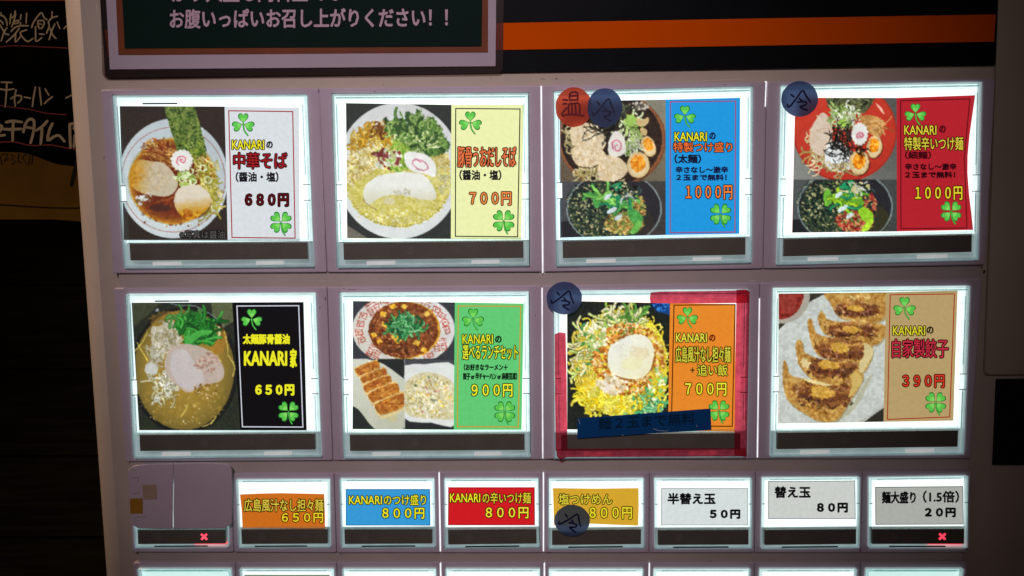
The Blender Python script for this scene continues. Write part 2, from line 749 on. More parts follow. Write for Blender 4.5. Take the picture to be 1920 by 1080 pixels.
    def egg(s, cx, cy, rx, ry, rot=0):
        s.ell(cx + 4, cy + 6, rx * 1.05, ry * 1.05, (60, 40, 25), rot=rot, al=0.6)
        s.ell(cx, cy, rx, ry, (232, 218, 180), 5, rot, col2=(205, 175, 120), grad="r")
        s.ell(cx, cy - ry * .12, rx * .66, ry * .66, (222, 130, 25), 22, rot, wob=.12, col2=(240, 170, 60))
        s.bits(6, ("e", cx, cy - ry * .12, rx * .4, ry * .4), [(245, 180, 80), (200, 100, 10)], 6, al=.7)

    def mesh(s, parent, y):
        a = s.a.copy()
        # soft photographic edges: a small wander of every outline, fine tonal detail and a slight blur
        n1, n2 = vnoise(s.h, s.w, 3.2, s.rs), vnoise(s.h, s.w, 3.2, s.rs)
        n3, n4 = vnoise(s.h, s.w, 9, s.rs), vnoise(s.h, s.w, 9, s.rs)
        gy, gx = np.mgrid[0:s.h, 0:s.w]
        lum = a.mean(2)
        gr = np.hypot(*np.gradient(vblur(lum, 3)))
        act = np.clip(vblur((gr > 3.0).astype(float), 17) * 1.9 - .55, 0, 1)           # busy places (food), not plain plates
        wx = np.clip(gx + (n1 * 2.0 + n3 * 2.2) * act * s.warp + .5, 0, s.w - 1).astype(int)
        wy = np.clip(gy + (n2 * 2.0 + n4 * 2.2) * act * s.warp + .5, 0, s.h - 1).astype(int)
        a = a[wy, wx]
        det = vnoise(s.h, s.w, 2.2, s.rs) * .6 + vnoise(s.h, s.w, 4.5, s.rs) * .5
        a = a * (1 + (det * (.02 + .22 * act))[..., None])
        mid = vblur(a.mean(2), 21)[..., None]
        a = a + (a - mid) * s.punch * act[..., None]
        gy_ = a.mean(2, keepdims=True)
        a = gy_ + (a - gy_) * (1 + (s.punch - .06) * act[..., None])
        soft = vnoise(s.h, s.w, 26, s.rs)
        a = a * (1 + (soft * .07 * (.3 + act))[..., None])
        a = np.stack([vblur(a[..., q], 2) * .5 + vblur(a[..., q], 4) * .5 for q in range(3)], 2)
        a += s.rs.normal(0, 2.0, a.shape[:2])[..., None]
        a = np.clip(a, 0, 255)
        k = np.pad(a, ((0, 1), (0, 1), (0, 0)), "edge")
        a = (k[:-1, :-1] + k[1:, :-1] + k[:-1, 1:] + k[1:, 1:]) / 4
        q = np.array(s.quad)
        nx = int(max(q[:, 0].max() - q[:, 0].min(), 4) / 1.15)
        ny = int(max(q[:, 1].max() - q[:, 1].min(), 4) / 1.15)
        u, v = np.meshgrid(np.linspace(0, 1, nx + 1), np.linspace(0, 1, ny + 1))
        u, v = u.ravel()[:, None], v.ravel()[:, None]
        pp = (q[0] * (1 - u) + q[1] * u) * (1 - v) + (q[3] * (1 - u) + q[2] * u) * v
        ix = np.clip(((pp[:, 0] - s.bx) * 2).astype(int), 0, s.w - 1)
        iy = np.clip(((pp[:, 1] - s.by) * 2).astype(int), 0, s.h - 1)
        c = a[iy, ix] / 255.0
        c = np.where(c <= 0.04045, c / 12.92, ((c + 0.055) / 1.055) ** 2.4)
        w = PN(pp, y) * MM
        org = w.mean(0)
        w = w - org
        i = np.arange(nx * ny)
        b = (i // nx) * (nx + 1) + i % nx
        faces = np.stack([b, b + nx + 1, b + nx + 2, b + 1], 1).astype(np.int32)
        me = bpy.data.meshes.new("food_photo")
        me.vertices.add(len(w))
        me.vertices.foreach_set("co", w.astype(np.float32).ravel())
        me.loops.add(faces.size)
        me.loops.foreach_set("vertex_index", faces.ravel())
        me.polygons.add(len(faces))
        me.polygons.foreach_set("loop_start", np.arange(0, faces.size, 4, dtype=np.int32))
        me.update(calc_edges=True)
        at = me.color_attributes.new("print", "FLOAT_COLOR", "POINT")
        at.data.foreach_set("color", np.concatenate([c, np.ones((len(c), 1))], 1).astype(np.float32).ravel())
        me.materials.append(photo_mat())
        o = bpy.data.objects.new("food_photo", me)
        COL.objects.link(o)
        place(o, org, parent)
        return o


# ================================================================== THE MACHINE
machine = empty("ticket_machine", (5, 150, -900))
tag(machine, "pale ticket vending machine with rows of backlit photo menu buttons and black header panel", "ticket machine")

# casing: upright box with rounded front edges
xl = np.mean([P(128, 0, 14)[0], P(165, 540, 14)[0], P(204, 1080, 14)[0]]) - 1.6
xr = 262.0
FACE = 6.0
prof = [(xl, 320)]
for k in range(9):
    t = k / 8 * math.pi / 2
    prof.append((xl + 12 - 12 * math.cos(t), FACE + 12 - 12 * math.sin(t)))
for k in range(9):
    t = k / 8 * math.pi / 2
    prof.append((xr - 12 + 12 * math.sin(t), FACE + 12 - 12 * math.cos(t)))
prof.append((xr, 320))
mb = MB()
z0, z1 = -900, 420
n = len(prof)
mb.v = [(x, y, z0) for x, y in prof] + [(x, y, z1) for x, y in prof]
for i in range(n):
    j = (i + 1) % n
    mb.f.append((i, j, n + j, n + i))
    mb.m.append(0)
mb.f += [tuple(range(n)), tuple(range(n, 2 * n))]
mb.m += [0, 0]
o = mb.build("casing", BODY, machine)
for p in o.data.polygons:
    p.use_smooth = len(p.vertices) == 4 and abs(p.normal.y) < 0.999 and abs(p.normal.x) < 0.999
# vertical right hand door plate, proud of the casing
mb = MB()
q = pxquad([(1874, -60), (2060, -60), (2010, 703), (1846, 705)], 4.5)
prism(mb, rquad(q, 3), 4.5, FACE - .05, bev=0.8)
mb.build("side_plate", plastic("brown_beige_plastic", (0.50, 0.44, 0.31), 0.5, 0.05, 25, .1, .3), machine)
# black coin unit at the right edge of the photo
mb = MB()
q = pxquad([(1869, 711), (1990, 711), (1982, 873), (1862, 873)], 5)
prism(mb, rquad(q, 0.6), 5, FACE - .05, bev=0.5)
mb.build("coin_unit", plastic("black_gloss_plastic", (0.006, 0.006, 0.007), 0.3, .1, 50, 0.02, .3), machine)

# header panel with the orange stripe
BLACK = plastic("header_black", (0.0045, 0.006, 0.0065), 0.45, 0.2, 60, 0.01, 0.05)
mb = MB()
q = pxquad([(180, -90), (1884, -90), (1874, 122), (197, 147)], 4.9)
prism(mb, rquad(q, 2.2), 4.9, FACE - .04, bev=0.4)
mb.build("header_panel", BLACK, machine)
mb = MB()
q = pxquad([(196, 56), (1867, 27), (1864, 78), (203, 106)], 4.55)
prism(mb, q, 4.55, 4.9)
mb.build("orange_stripe", plastic("orange_vinyl", (0.74, 0.095, 0.001), 0.6, 0.03, 20, 0, 0.0), machine)

# ---------------- rows of bezels and buttons
ROW1 = dict(x=[(188, 211), (597, 613), (1015, 1018), (1438, 1431), (1867, 1848)], y=[(168, 513), (165, 511), (160, 510), (153, 504), (147, 497)])
ROW2 = dict(x=[(213, 234), (613, 624), (1016, 1018), (1425, 1420), (1842, 1820)], y=[(540, 866), (538, 864), (535, 862), (530, 861), (523, 860)])
ROW3 = dict(x=[(241, 247), (433, 438), (626, 631), (823, 826), (1019, 1019), (1218, 1217), (1417, 1415), (1618, 1614), (1822, 1813)],
            y=[(888, 1036), (888, 1036), (887, 1037), (885, 1037), (885, 1037), (885, 1037), (885, 1037), (885, 1037), (884, 1036)])
ROW4 = dict(x=[(249, 257), (441, 447), (631, 636), (826, 829), (1021, 1021), (1218, 1217), (1415, 1413), (1614, 1610), (1815, 1808)],
            y=[(1055, 1203)] * 9)
BIG = [[[(210, 179), (575, 177), (588, 500), (232, 503)], [(622, 176), (991, 174), (993, 498), (632, 502)],
        [(1038, 171), (1412, 162), (1410, 492), (1043, 499)], [(1465, 160), (1842, 153), (1835, 487), (1457, 496)]],
       [[(235, 551), (591, 549), (602, 857), (250, 860)], [(636, 549), (992, 547), (995, 858), (644, 860)],
        [(1038, 545), (1405, 543), (1400, 857), (1040, 860)], [(1450, 540), (1820, 536), (1808, 852), (1445, 857)]]]
SMALL = [[(247, 901), (426, 901), (427, 1027), (252, 1028)], [(441, 900), (618, 899), (619, 1027), (447, 1028)], [(636, 898), (814, 898), (816, 1027), (640, 1028)],
         [(832, 898), (1010, 898), (1012, 1027), (834, 1029)], [(1029, 898), (1208, 897), (1208, 1028), (1029, 1030)], [(1227, 897), (1410, 897), (1410, 1029), (1228, 1030)],
         [(1429, 896), (1613, 895), (1612, 1028), (1428, 1030)], [(1630, 896), (1816, 893), (1815, 1028), (1630, 1028)]]
LOW = [(257, 432), (448, 625), (641, 817), (835, 1013), (1029, 1207), (1226, 1408), (1425, 1608), (1625, 1808)]
LOWQ = [[(a, 1067.5), (b, 1067.5), (b - (b - 1000) * .02, 1196), (a - (a - 1000) * .02, 1196)] for a, b in LOW]
BY = 2.0      # depth of the bezel faces


def bezel(row, c, bq, r=1.2):
    g = 0.25
    cell = [(row["x"][c][0] + g, row["y"][c][0]), (row["x"][c + 1][0] - g, row["y"][c + 1][0]), (row["x"][c + 1][1] - g, row["y"][c + 1][1]), (row["x"][c][1] + g, row["y"][c][1])]
    q = pxquad(cell, BY)
    hole = cquad(pxquad(bq, BY), -0.18)
    mb = MB()
    mb.loft([loop3(rquad(q, .9), FACE - .05), loop3(rquad(q, .9), BY + 0.7), loop3(rquad(cquad(q, .08), .9), BY + .32), loop3(rquad(cquad(q, .3), .9), BY + .08), loop3(rquad(cquad(q, .6), .7), BY),
             loop3(rquad(cquad(hole, -.25), .4), BY), loop3(rquad(hole, .3), BY + .25), loop3(rquad(hole, .3), FACE - .1)])
    o = mb.build("button_bezel", BEZEL, machine, smooth=False)
    # dark floor of the opening
    mb = MB()
    mb.add(loop3(cquad(hole, -.2), FACE - .3), [(0, 1, 2, 3)])
    mb.build("button_well", DARKIN, o)
    return o


def xmark(mb, cx, cz, r, y, w):
    for a in (math.pi / 4, -math.pi / 4):
        d = np.array([math.cos(a), math.sin(a)])
        nn = np.array([-d[1], d[0]])
        c = np.array([cx, cz])
        yy = y if a > 0 else y - .01
        mb.add([(lambda p: (p[0], yy, p[1]))(c + d * r * s + nn * w * t) for s, t in ((-1, -1), (1, -1), (1, 1), (-1, 1))], [(0, 1, 2, 3)])


def button(bq, big, lit=False, panel=PANEL, cover=False, seed=0):
    """clear button cap: stepped rim, lamp panel, smoked indicator window, marks, clips"""
    rnd = random.Random(seed)
    q = pxquad(bq, 0)
    vs = (.856, .955) if big else (.735, .945)
    wmm = np.linalg.norm(q[1] - q[0])
    lip, step = (1.1, 3.1) if big else (0.9, 1.6)
    r = .5
    mb = MB()
    mb.loft([loop3(rquad(q, r), 6.5), loop3(rquad(q, r), .5), loop3(rquad(cquad(q, .3), r), 0), loop3(rquad(cquad(q, lip), r), 0), loop3(rquad(cquad(q, lip + .1), r), .9),
             loop3(rquad(cquad(q, step), r * .5), .9), loop3(rquad(cquad(q, step), r * .5), 1.5)], mis=[2, 1, 1, 0, 0, 0])
    btn = mb.build("menu_button", [RIM, RIM2, glow("wall_glow", (0.50, 0.66, 0.68), 0.4, 0.1, 60)], machine)  # outer wall given its own glow, added to spill light on the bezel
    # lamp panel behind the card
    mb = MB()
    pq = sub(q, .003, .004, .997, vs[0] - .004)
    prism(mb, pq, 3.6, 5.2)
    mb.build("light_panel", panel, btn)
    # foot behind the lower rim, piped lamp light added as its own glow
    mb = MB()
    prism(mb, sub(q, .003, vs[0] + .002, .997, .998), 3.7, 5.2)
    mb.build("button_base", FOOTGLOW, btn)
    # clear ledge between card and window
    mb = MB()
    prism(mb, sub(q, .03, vs[0] - (.022 if big else .035), .97, vs[0] - .002), .7, 1.3)
    mb.build("card_ledge", RIM, btn)
    # smoked window
    mb = MB()
    wq = sub(q, .035, vs[0], .968, vs[1])
    prism(mb, wq, .5, 2.5, bev=.12)
    win = mb.build("indicator_window", SMOKE, btn)
    cx = bil(q, .63 if big else .745, (vs[0] + vs[1]) / 2)
    cc = bil(q, .385 if big else .255, (vs[0] + vs[1]) / 2)
    mb = MB()
    xmark(mb, cx[0], cx[1], 2.0 if not big else 1.9, .46, .55)
    mb.build("cross_mark", glow("red_led_mark", (1.0, 0.035, 0.07), 1.6) if lit else SMOKEMARK, btn)
    mb = MB()
    mb.add([(cc[0] + math.cos(t) * 2.0, .46, cc[1] + math.sin(t) * 2.0) for t in [k * math.tau / 20 for k in range(20)]], [tuple(range(20))])
    mb.build("circle_mark", SMOKEMARK, btn)
    # clips of the cap and the slot below the window
    if big:
        for u0, u1 in ((.155, .305), (.70, .845)):
            mb = MB()
            prism(mb, sub(q, u0, .964, u1, .986), -.08, .6)
            mb.build("clip", TAB, btn)
        for u0, u1 in ((.002, .038), (.962, .998)):
            for v0, v1 in ((.455, .459), (.547, .551)):
                mb = MB()
                prism(mb, sub(q, u0 + (.006 if u0 < .5 else 0), v0 + .06, u1, v1 + .06), -.05, .3)
                mb.build("notch", plastic("notch_shadow", (.12, .14, .14), .4, 0, 10, 0), btn)
            mb = MB()
            prism(mb, sub(q, u0 + (.014 if u0 < .5 else .002), .52, u1 - (.002 if u0 < .5 else .014), .605), -.04, .4)
            mb.build("clip", glow("clip_glow", (0.84, 0.96, 0.95), 1.0, 0.1, 90, (1, 1, 1), False), btn)  # side clip brightened by added emission
        for u0, u1 in ((.020, .0245), (.975, .979)):
            mb = MB()
            prism(mb, sub(q, u0, .06, u1, .50 if u0 < .5 else .46), -.03, .2)
            prism(mb, sub(q, u0 + .002, .62, u1 + .002, .84), -.03, .2)
            mb.build("edge_line", RIM2, btn)
        if seed % 4 == 0:
            mb = MB()
            prism(mb, sub(q, .15, .042, .33, .050), .85, 1.0)
            mb.build("slot_and_shade", plastic("slot_shadow", (.06, .08, .085), .4, 0, 10, 0), btn)  # shadow line at the top of the cap, laid in as a dark strip
        else:
            mb = MB()
            prism(mb, sub(q, .02, .018, .985, .026), -.03, .2)
            mb.build("edge_line", RIM2, btn)
    else:
        u0 = rnd.uniform(.17, .22)
        mb = MB()
        prism(mb, sub(q, u0, .966, u0 + .57, .982), -.06, .3)
        mb.build("slot_and_shade", plastic("slot_dark", (.02, .035, .02), .4, .5, 400, 0), btn)
        mb = MB()
        prism(mb, sub(q, .08, .018, .92, .028), -.03, .2)
        mb.build("edge_line", RIM2, btn)
        for u in (.004, .966):
            mb = MB()
            prism(mb, sub(q, u, .36, u + .03, .366), -.05, .3)
            mb.build("notch", MATS["notch_shadow"], btn)
    if lit:
        mb = MB()
        prism(mb, sub(q, .62, .955, .97, .972), 2.2, 3.4)
        mb.build("red_spill_bar", glow("red_spill_bar", (1.0, 0.03, 0.05), 2.2), btn)  # glowing bar added for the red spill below the lit cross
    return btn


for ri, (row, qs) in enumerate(((ROW1, BIG[0]), (ROW2, BIG[1]))):
    for c in range(4):
        bezel(row, c, qs[c])
        button(qs[c], True, seed=ri * 4 + c)
for ri, (row, qs) in enumerate(((ROW3, SMALL), (ROW4, LOWQ))):
    for c in range(8):
        bezel(row, c, qs[c])
        lit = ri == 0 and c in (0, 7)
        pn = PANEL2 if (ri == 1 and c in (0, 7)) or (ri == 0 and c == 0) else PANEL
        button(qs[c], False, lit=lit, panel=pn, seed=20 + ri * 8 + c)

# filler strips between the rows
for pts in ([(222, 508), (1842, 494), (1838, 527), (221, 545)], [(243, 861), (1818, 855), (1817, 890), (243, 894)], [(259, 1031), (1806, 1031), (1806, 1060), (259, 1060)]):
    mb = MB()
    q = pxquad(pts, 3.3)
    prism(mb, rquad(q, .5), 3.3, FACE - .05, bev=.3)
    mb.build("filler_strip", FILL, machine)
# lamp light showing through the gaps between neighbouring bezels
for (a, b, w) in (((1014.6, 161), (1017.6, 512), 2.2), ((1436.8, 152), (1435.0, 200), 1.8), ((1016.5, 540), (1017.6, 860), 1.5), ((1424, 560), (1420.5, 858), 1.3), ((823.3, 887), (825.6, 1034), 2.2), ((1018.9, 887), (1019, 1034), 2.0),
                  ((825.8, 1057), (826.5, 1090), 2.4), ((1020.6, 1057), (1020.6, 1090), 2.2), ((1217.5, 1057), (1217, 1090), 2.0), ((597.5, 175), (609, 440), .8)):
    mb = MB()
    q = pxquad([(a[0] - w / 2, a[1]), (a[0] + w / 2, a[1]), (b[0] + w / 2, b[1]), (b[0] - w / 2, b[1])], BY - .15)
    prism(mb, q, BY - .12, BY + 2)
    mb.build("gap_light", GAPGLOW if w > 1 else plastic("gap_edge", (.8, .75, .78), .3, .2, 80, 0), machine)
# scuffs and specks on the mouldings
SCUFF = plastic("scuff_grime", (0.06, 0.045, 0.04), 0.8, 0.2, 300, 0)
rs = random.Random(5)
for (x, y, w, h, d) in ((1018, 148, 10, 1.2, FACE - .03), (1043, 148, 7, 2.0, FACE - .03), (1072, 150, 5, 1.2, FACE - .03), (719, 159, 3, 1.5, FACE - .03), (921, 147, 2, 2, FACE - .03), (703, 172, 7, 1.1, BY - .02),
                        (645, 541, 4, 2, BY - .02), (660, 543, 18, 1.0, BY - .02), (610, 560, 2, 9, BY - .02), (600, 577, 2, 4, BY - .02), (1004, 592, 2, 2, BY - .02), (220, 800, 2, 3, FACE - .03), (195, 296, 1.5, 7, BY - .02),
                        (1359, 159, 3, 2, BY - .02), (640, 1039, 7, 1.4, 3.25), (1332, 1052, 6, 1.2, 3.25), (434, 886, 2, 2, BY - .02), (1590, 1050, 5, 1, 3.25), (1845, 510, 5, 9, FACE - .03), (1330, 893, 9, .9, BY - .02)):
    mb = MB()
    k = 9
    mb.add([P(x + math.cos(t) * w / 2 * rs.uniform(.6, 1.2), y + math.sin(t) * h / 2 * rs.uniform(.5, 1.2), d) for t in [j * math.tau / k for j in range(k)]], [tuple(range(k))])
    mb.build("scuff", SCUFF, machine)

# glints on worn edges and hairline scratches, painted as pale slivers
WORN_GLINT = plastic("worn_edge_glint", (0.86, 0.78, 0.74), 0.35, 0.3, 400, 0)
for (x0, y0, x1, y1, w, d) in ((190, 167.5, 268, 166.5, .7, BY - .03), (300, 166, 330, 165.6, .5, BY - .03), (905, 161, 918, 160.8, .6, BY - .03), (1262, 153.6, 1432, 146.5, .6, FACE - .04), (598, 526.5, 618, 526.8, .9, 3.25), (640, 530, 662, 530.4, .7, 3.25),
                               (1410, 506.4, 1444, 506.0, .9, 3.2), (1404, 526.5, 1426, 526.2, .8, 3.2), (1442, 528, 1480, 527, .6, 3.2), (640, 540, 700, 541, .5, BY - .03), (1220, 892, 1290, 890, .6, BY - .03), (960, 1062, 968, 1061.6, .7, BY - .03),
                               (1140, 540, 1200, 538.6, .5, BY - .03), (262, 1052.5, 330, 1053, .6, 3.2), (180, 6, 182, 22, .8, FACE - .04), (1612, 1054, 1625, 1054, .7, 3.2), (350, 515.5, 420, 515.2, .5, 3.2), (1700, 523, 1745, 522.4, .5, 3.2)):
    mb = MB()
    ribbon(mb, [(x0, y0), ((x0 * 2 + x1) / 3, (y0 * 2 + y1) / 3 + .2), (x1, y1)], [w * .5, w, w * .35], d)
    mb.build("scratch_glint", WORN_GLINT, machine)

# ================================================================== HEADER NOTICE
film = clear("laminate_film", (0.80, 0.74, 0.70), (0.10, 0.07, 0.06, 1), 0.22, 0.25, 0.03)
PW = plastic("white_paper", (0.50, 0.43, 0.47), 0.7, 0.03, 60, 0.03, 0.2)
mb = MB()
q = pxquad([(186, -80), (945, -80), (943, 137), (192, 146)], 4.2)
prism(mb, rquad(q, 2.6), 4.2, 4.4)
notice = mb.build("notice_poster", film)
tag(notice, "laminated chalkboard style notice with white border and Japanese writing on the black header panel", "poster")
for name, pts, y, mt in (("white_border", [(195, -80), (931, -80), (929, 124), (206, 130)], 3.95, PW),
                         ("brown_frame", [(214, -80), (915, -80), (915, 98), (222, 103)], 3.75, plastic("printed_brown", (0.20, 0.052, 0.015), 0.6, 0.12, 50, 0, 0.2)),
                         ("chalkboard_print", [(225, -80), (905, -80), (903, 87), (234, 91)], 3.55, plastic("printed_board_green", (0.006, 0.019, 0.014), 0.6, 0.1, 50, 0, 0.04))):
    mb = MB()
    mb.add(loop3(pxquad(pts, y), y), [(0, 1, 2, 3)])
    mb.build(name, mt, notice)


def paint(col):
    k = ("paint", tuple(col))
    if k not in MATS:
        MATS[k] = plastic("print_%d_%d_%d" % tuple(col), tuple(lin(col)[:3]), 0.6, 0.05, 200, 0, 0.2)
    return MATS[k]


CH = (205, 178, 186)
lettering("お腹いっぱいお召し上がりください！！", (318, 17, 840, 54), 3.40, CH, (0, 0, 0), .9, 1.5, notice, tilt=-0.006, matf=paint)
lettering("がり大盛も同料金でも", (322, -36, 640, 5), 3.40, CH, (0, 0, 0), .9, 1.5, notice, tilt=-0.006, matf=paint)

# ================================================================== MENU CARDS
YC = 1.9       # depth of the cards
LG, DG = (88, 190, 72), (28, 105, 40)


def clover(box, leaves, parent, y):
    """three or four heart shaped leaves with a stem, in a px box"""
    x0, y0, x1, y1 = box
    W_, H_ = x1 - x0, y1 - y0
    mb = MB()

    def heart(tip, ang, size, sc, dy, mi):
        pts = []
        for k in range(28):
            t = k / 28 * math.tau
            hx = 16 * math.sin(t) ** 3
            hy = 13 * math.cos(t) - 5 * math.cos(2 * t) - 2 * math.cos(3 * t) - math.cos(4 * t)
            hx, hy = hx / 34.0, (hy + 17) / 30.0          # tip at 0, lobes at 1
            hx, hy = hx * sc, .5 + (hy - .5) * sc
            a = ang
            X = tip[0] + size * (hx * math.cos(a) - hy * math.sin(a))
            Y = tip[1] - size * (hx * math.sin(a) + hy * math.cos(a))
            pts.append(P(X, Y, dy))
        mb.poly(pts, mi)
    if leaves == 3:
        c = (x0 + W_ * .5, y0 + H_ * .47)
        sz = H_ * .47
        leafs = [((c[0], c[1] - 0.5), 0), ((c[0] - 1, c[1]), 1.92), ((c[0] + 1, c[1]), -1.92)]
        stem = [(c[0], c[1]), (c[0] + W_ * .05, c[1] + H_ * .28), (c[0] + W_ * .22, c[1] + H_ * .5)]
    else:
        c = (x0 + W_ * .5, y0 + H_ * .42)
        sz = H_ * .48
        leafs = [((c[0] + a * .9, c[1] + b * .9), t) for a, b, t in ((-1, -1, .80), (1, -1, -.80), (-1, 1, 2.34), (1, 1, -2.34))]
        stem = [(c[0], c[1]), (c[0] + W_ * .06, c[1] + H_ * .35), (c[0] + W_ * .2, c[1] + H_ * .57)]
    ribbon(mb, smooth(stem, 4), W_ * .085, y + .03, 0)
    ribbon(mb, smooth(stem, 4), W_ * .04, y + .02, 1)
    for tip, a in leafs:
        heart(tip, a, sz, 1.06, y, 0)
        heart(tip, a, sz, .88, y - .03, 1)
        heart((tip[0], tip[1]), a, sz * .62, .8, y - .06, 2)
    return mb.build("clover", [ink(DG), ink(LG), ink((122, 208, 92))], parent, recalc=False)


def outline_frame(pts, w, parent, y, col, name="border_line"):
    mb = MB()
    n = len(pts)
    for i in range(n):
        a, b = np.array(pts[i], float), np.array(pts[(i + 1) % n], float)
        d = (b - a) / np.linalg.norm(b - a)
        a2, b2 = a - d * w / 2, b + d * w / 2
        nn = np.array([-d[1], d[0]]) * w / 2
        yy = y - .004 * (i % 2)
        mb.add([P(*(a2 + nn), yy), P(*(b2 + nn), yy), P(*(b2 - nn), yy), P(*(a2 - nn), yy)], [(0, 1, 2, 3)])
    return mb.build(name, ink(col, 0.1), parent)


def card(o, sc, outline, col, label, border=None, bcol=None, bw=2.0, curl=None):
    T = lambda p: (p[0] / sc + o[0], p[1] / sc + o[1])
    mb = MB()
    pts = [P(*T(p), YC) for p in outline]
    xz = [(p[0], p[2]) for p in pts]
    mb.loft([loop3(xz, YC + .25), loop3(xz, YC)], cap0=True, cap1=True)
    c = mb.build("menu_card", ink(col, 0.045, 500), None)
    tag(c, label, "menu card", "printed menu cards in the buttons")
    if border:
        outline_frame([T(p) for p in border], bw, c, YC - .06, bcol)
    return c, T


def tx(c, T, s, box, fill, outl=None, bold=.03, ow=.05, tilt=0.0, shear=0.0):
    a, b = T(box[:2]), T(box[2:])
    s = s.translate(str.maketrans("0123456789", "０１２３４５６７８９")) if "円" in s else s
    h = b[1] - a[1]
    if outl is not None:
        outl = tuple(v * .55 for v in outl)
        wt, ol = .05 + .008 * h + (.25 if "円" in s else 0), 1.5 + .012 * h
        if ow == 0:
            ol = 0
    else:
        wt, ol = .4 + bold * 9 + .010 * h + (.35 if "円" in s else 0), 0
    lettering(s, (a[0] - ol * .6, a[1] - ol * .6, b[0] + ol * .6, b[1] + ol * .6), YC - .12, fill, outl, wt, ol, c, tilt=tilt, shear=shear)


def cl(c, T, box, n):
    a, b = T(box[:2]), T(box[2:])
    clover((a[0], a[1], b[0], b[1]), n, c, YC - .12)


def split_poly(q, photo_quad):
    return q


YEL, INK, NAVY = (232, 224, 40), (18, 18, 22), (16, 22, 60)
YO = (52, 48, 0)

# ---- card 1
O, S = (200, 160), 3.085
c, T = card(O, S, [(75, 120), (400, 121), (682, 122), (1112, 130), (1117, 903), (100, 897)], (206, 213, 216),
            "white card for soy sauce ramen 中華そば 680円 in the top left button", [(706, 147), (1076, 152), (1090, 884), (725, 880)], (150, 22, 36))
cv = Cv(O, S, [(75, 120), (682, 123), (700, 896), (100, 894)], 1)
cv.fill((46, 38, 32), 5)
cv.ell(387, 541, 318, 346, (178, 190, 196), 4, col2=(205, 214, 216), grad=(-.5, .7))
cv.ell(388, 548, 300, 303, (150, 70, 60), ring=3)
cv.ell(385, 556, 262, 256, (196, 158, 50), 8, col2=(170, 175, 160), grad="R")
cv.ell(383, 558, 250, 246, (104, 40, 18), 10, col2=(196, 140, 40), grad="R")
cv.strands(60, ("e", 290, 385, 85, 50), [(196, 140, 72), (176, 118, 52), (214, 168, 96), (130, 70, 34)], 4.5, 130, .35, ang=.35, edge=.7)
cv.bits(14, ("e", 300, 350, 70, 35), [(190, 130, 60), (210, 180, 110)], 12)
cv.strands(110, [(500, 390), (590, 430), (640, 560), (620, 700), (560, 720), (540, 560)], [(206, 196, 110), (226, 214, 150), (180, 172, 60), (160, 150, 50)], 6, 80, .5, ang=1.2, edge=.7)
cv.strands(9, ("e", 350, 690, 90, 30), [(140, 66, 30), (170, 96, 46)], 4, 120, .2, ang=-.3)
cv.bits(60, ("e", 300, 360, 100, 40), [(120, 52, 24), (96, 40, 20)], 8, 2.4, al=.5)
cv.poly([(205, 432), (250, 440), (330, 452), (385, 505), (416, 570), (400, 610), (360, 642), (280, 640), (190, 618), (140, 575), (132, 510), (158, 452)], (190, 136, 34), 8, 5, (196, 184, 158), ((150, 520), (270, 540)))
cv.bits(70, ("e", 300, 545, 80, 70), [(214, 200, 172), (176, 156, 120), (206, 180, 140)], 9, 2.2, al=.35)
cv.bits(30, ("e", 180, 530, 36, 60), [(206, 150, 50), (170, 116, 30)], 10, 2, al=.5)
cv.line([(255, 470), (300, 540), (290, 600)], 4, (170, 150, 120), .7)
cv.line([(310, 480), (350, 560), (330, 630)], 3, (160, 140, 105), .6)
cv.ell(215, 655, 26, 20, (198, 208, 208), 10, wob=.3)
cv.bits(22, ("e", 215, 660, 50, 40), [(190, 190, 170), (120, 90, 60), (214, 220, 220)], 7)
cv.bits(50, ("e", 385, 720, 190, 70), [(130, 56, 24), (84, 34, 16), (150, 72, 30)], 9, 2.4, al=.4)
cv.ell(315, 712, 62, 22, (62, 36, 30), 6, wob=.2, al=.8)
cv.bits(26, ("e", 455, 540, 50, 45), [(206, 222, 170), (170, 190, 90), (120, 140, 50)], 13)
for x, y in ((460, 520), (440, 545), (485, 500), (500, 560), (590, 550), (560, 480)):
    cv.ell(x, y, 19, 17, (214, 226, 184), ring=8)
cv.poly([(332, 120), (510, 120), (545, 240), (583, 385), (500, 392), (412, 385), (372, 260)], (66, 92, 38), 16, 0, (112, 128, 62))
cv.clip = np.zeros((cv.h, cv.w))
r_ = cv.mask([(332, 120), (510, 120), (545, 240), (583, 385), (500, 392), (412, 385), (372, 260)])
cv.clip[r_[0], r_[1]] = r_[2]
cv.bits(330, [(332, 120), (510, 120), (583, 390), (410, 390)], [(150, 160, 88), (54, 78, 34), (96, 118, 50), (36, 58, 30), (120, 140, 66)], 7, 2.4, al=.75)
cv.clip = None
cv.strands(30, ("e", 520, 385, 50, 20), [(150, 170, 70), (90, 130, 40)], 6, 50, .5)
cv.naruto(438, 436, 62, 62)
cv.ell(501, 678, 108, 98, (90, 55, 20), al=.6)
cv.poly([(395, 650), (420, 600), (480, 578), (550, 588), (600, 640), (603, 690), (560, 740), (500, 780), (440, 760), (400, 710)], (218, 208, 188), 5, 5, (196, 140, 22), ((500, 655), (510, 740)))
cv.bits(22, ("e", 490, 745, 55, 24), [(150, 80, 24), (220, 170, 60), (180, 110, 30)], 9)
cv.bits(16, ("e", 385, 800, 170, 20), [(190, 140, 60), (120, 60, 30)], 5)
cv.mesh(c, YC - .05)
cl(c, T, (730, 162, 850, 293), 3)
tx(c, T, "KANARI", (728, 320, 908, 367), YEL, (70, 66, 0), .04, .05)
tx(c, T, "の", (922, 322, 962, 366), INK, None, .04)
tx(c, T, "中華そば", (737, 392, 1040, 480), (146, 24, 30), (46, 0, 0), .035, .035)
tx(c, T, "（醤油・塩）", (745, 500, 995, 560), INK, None, .022)
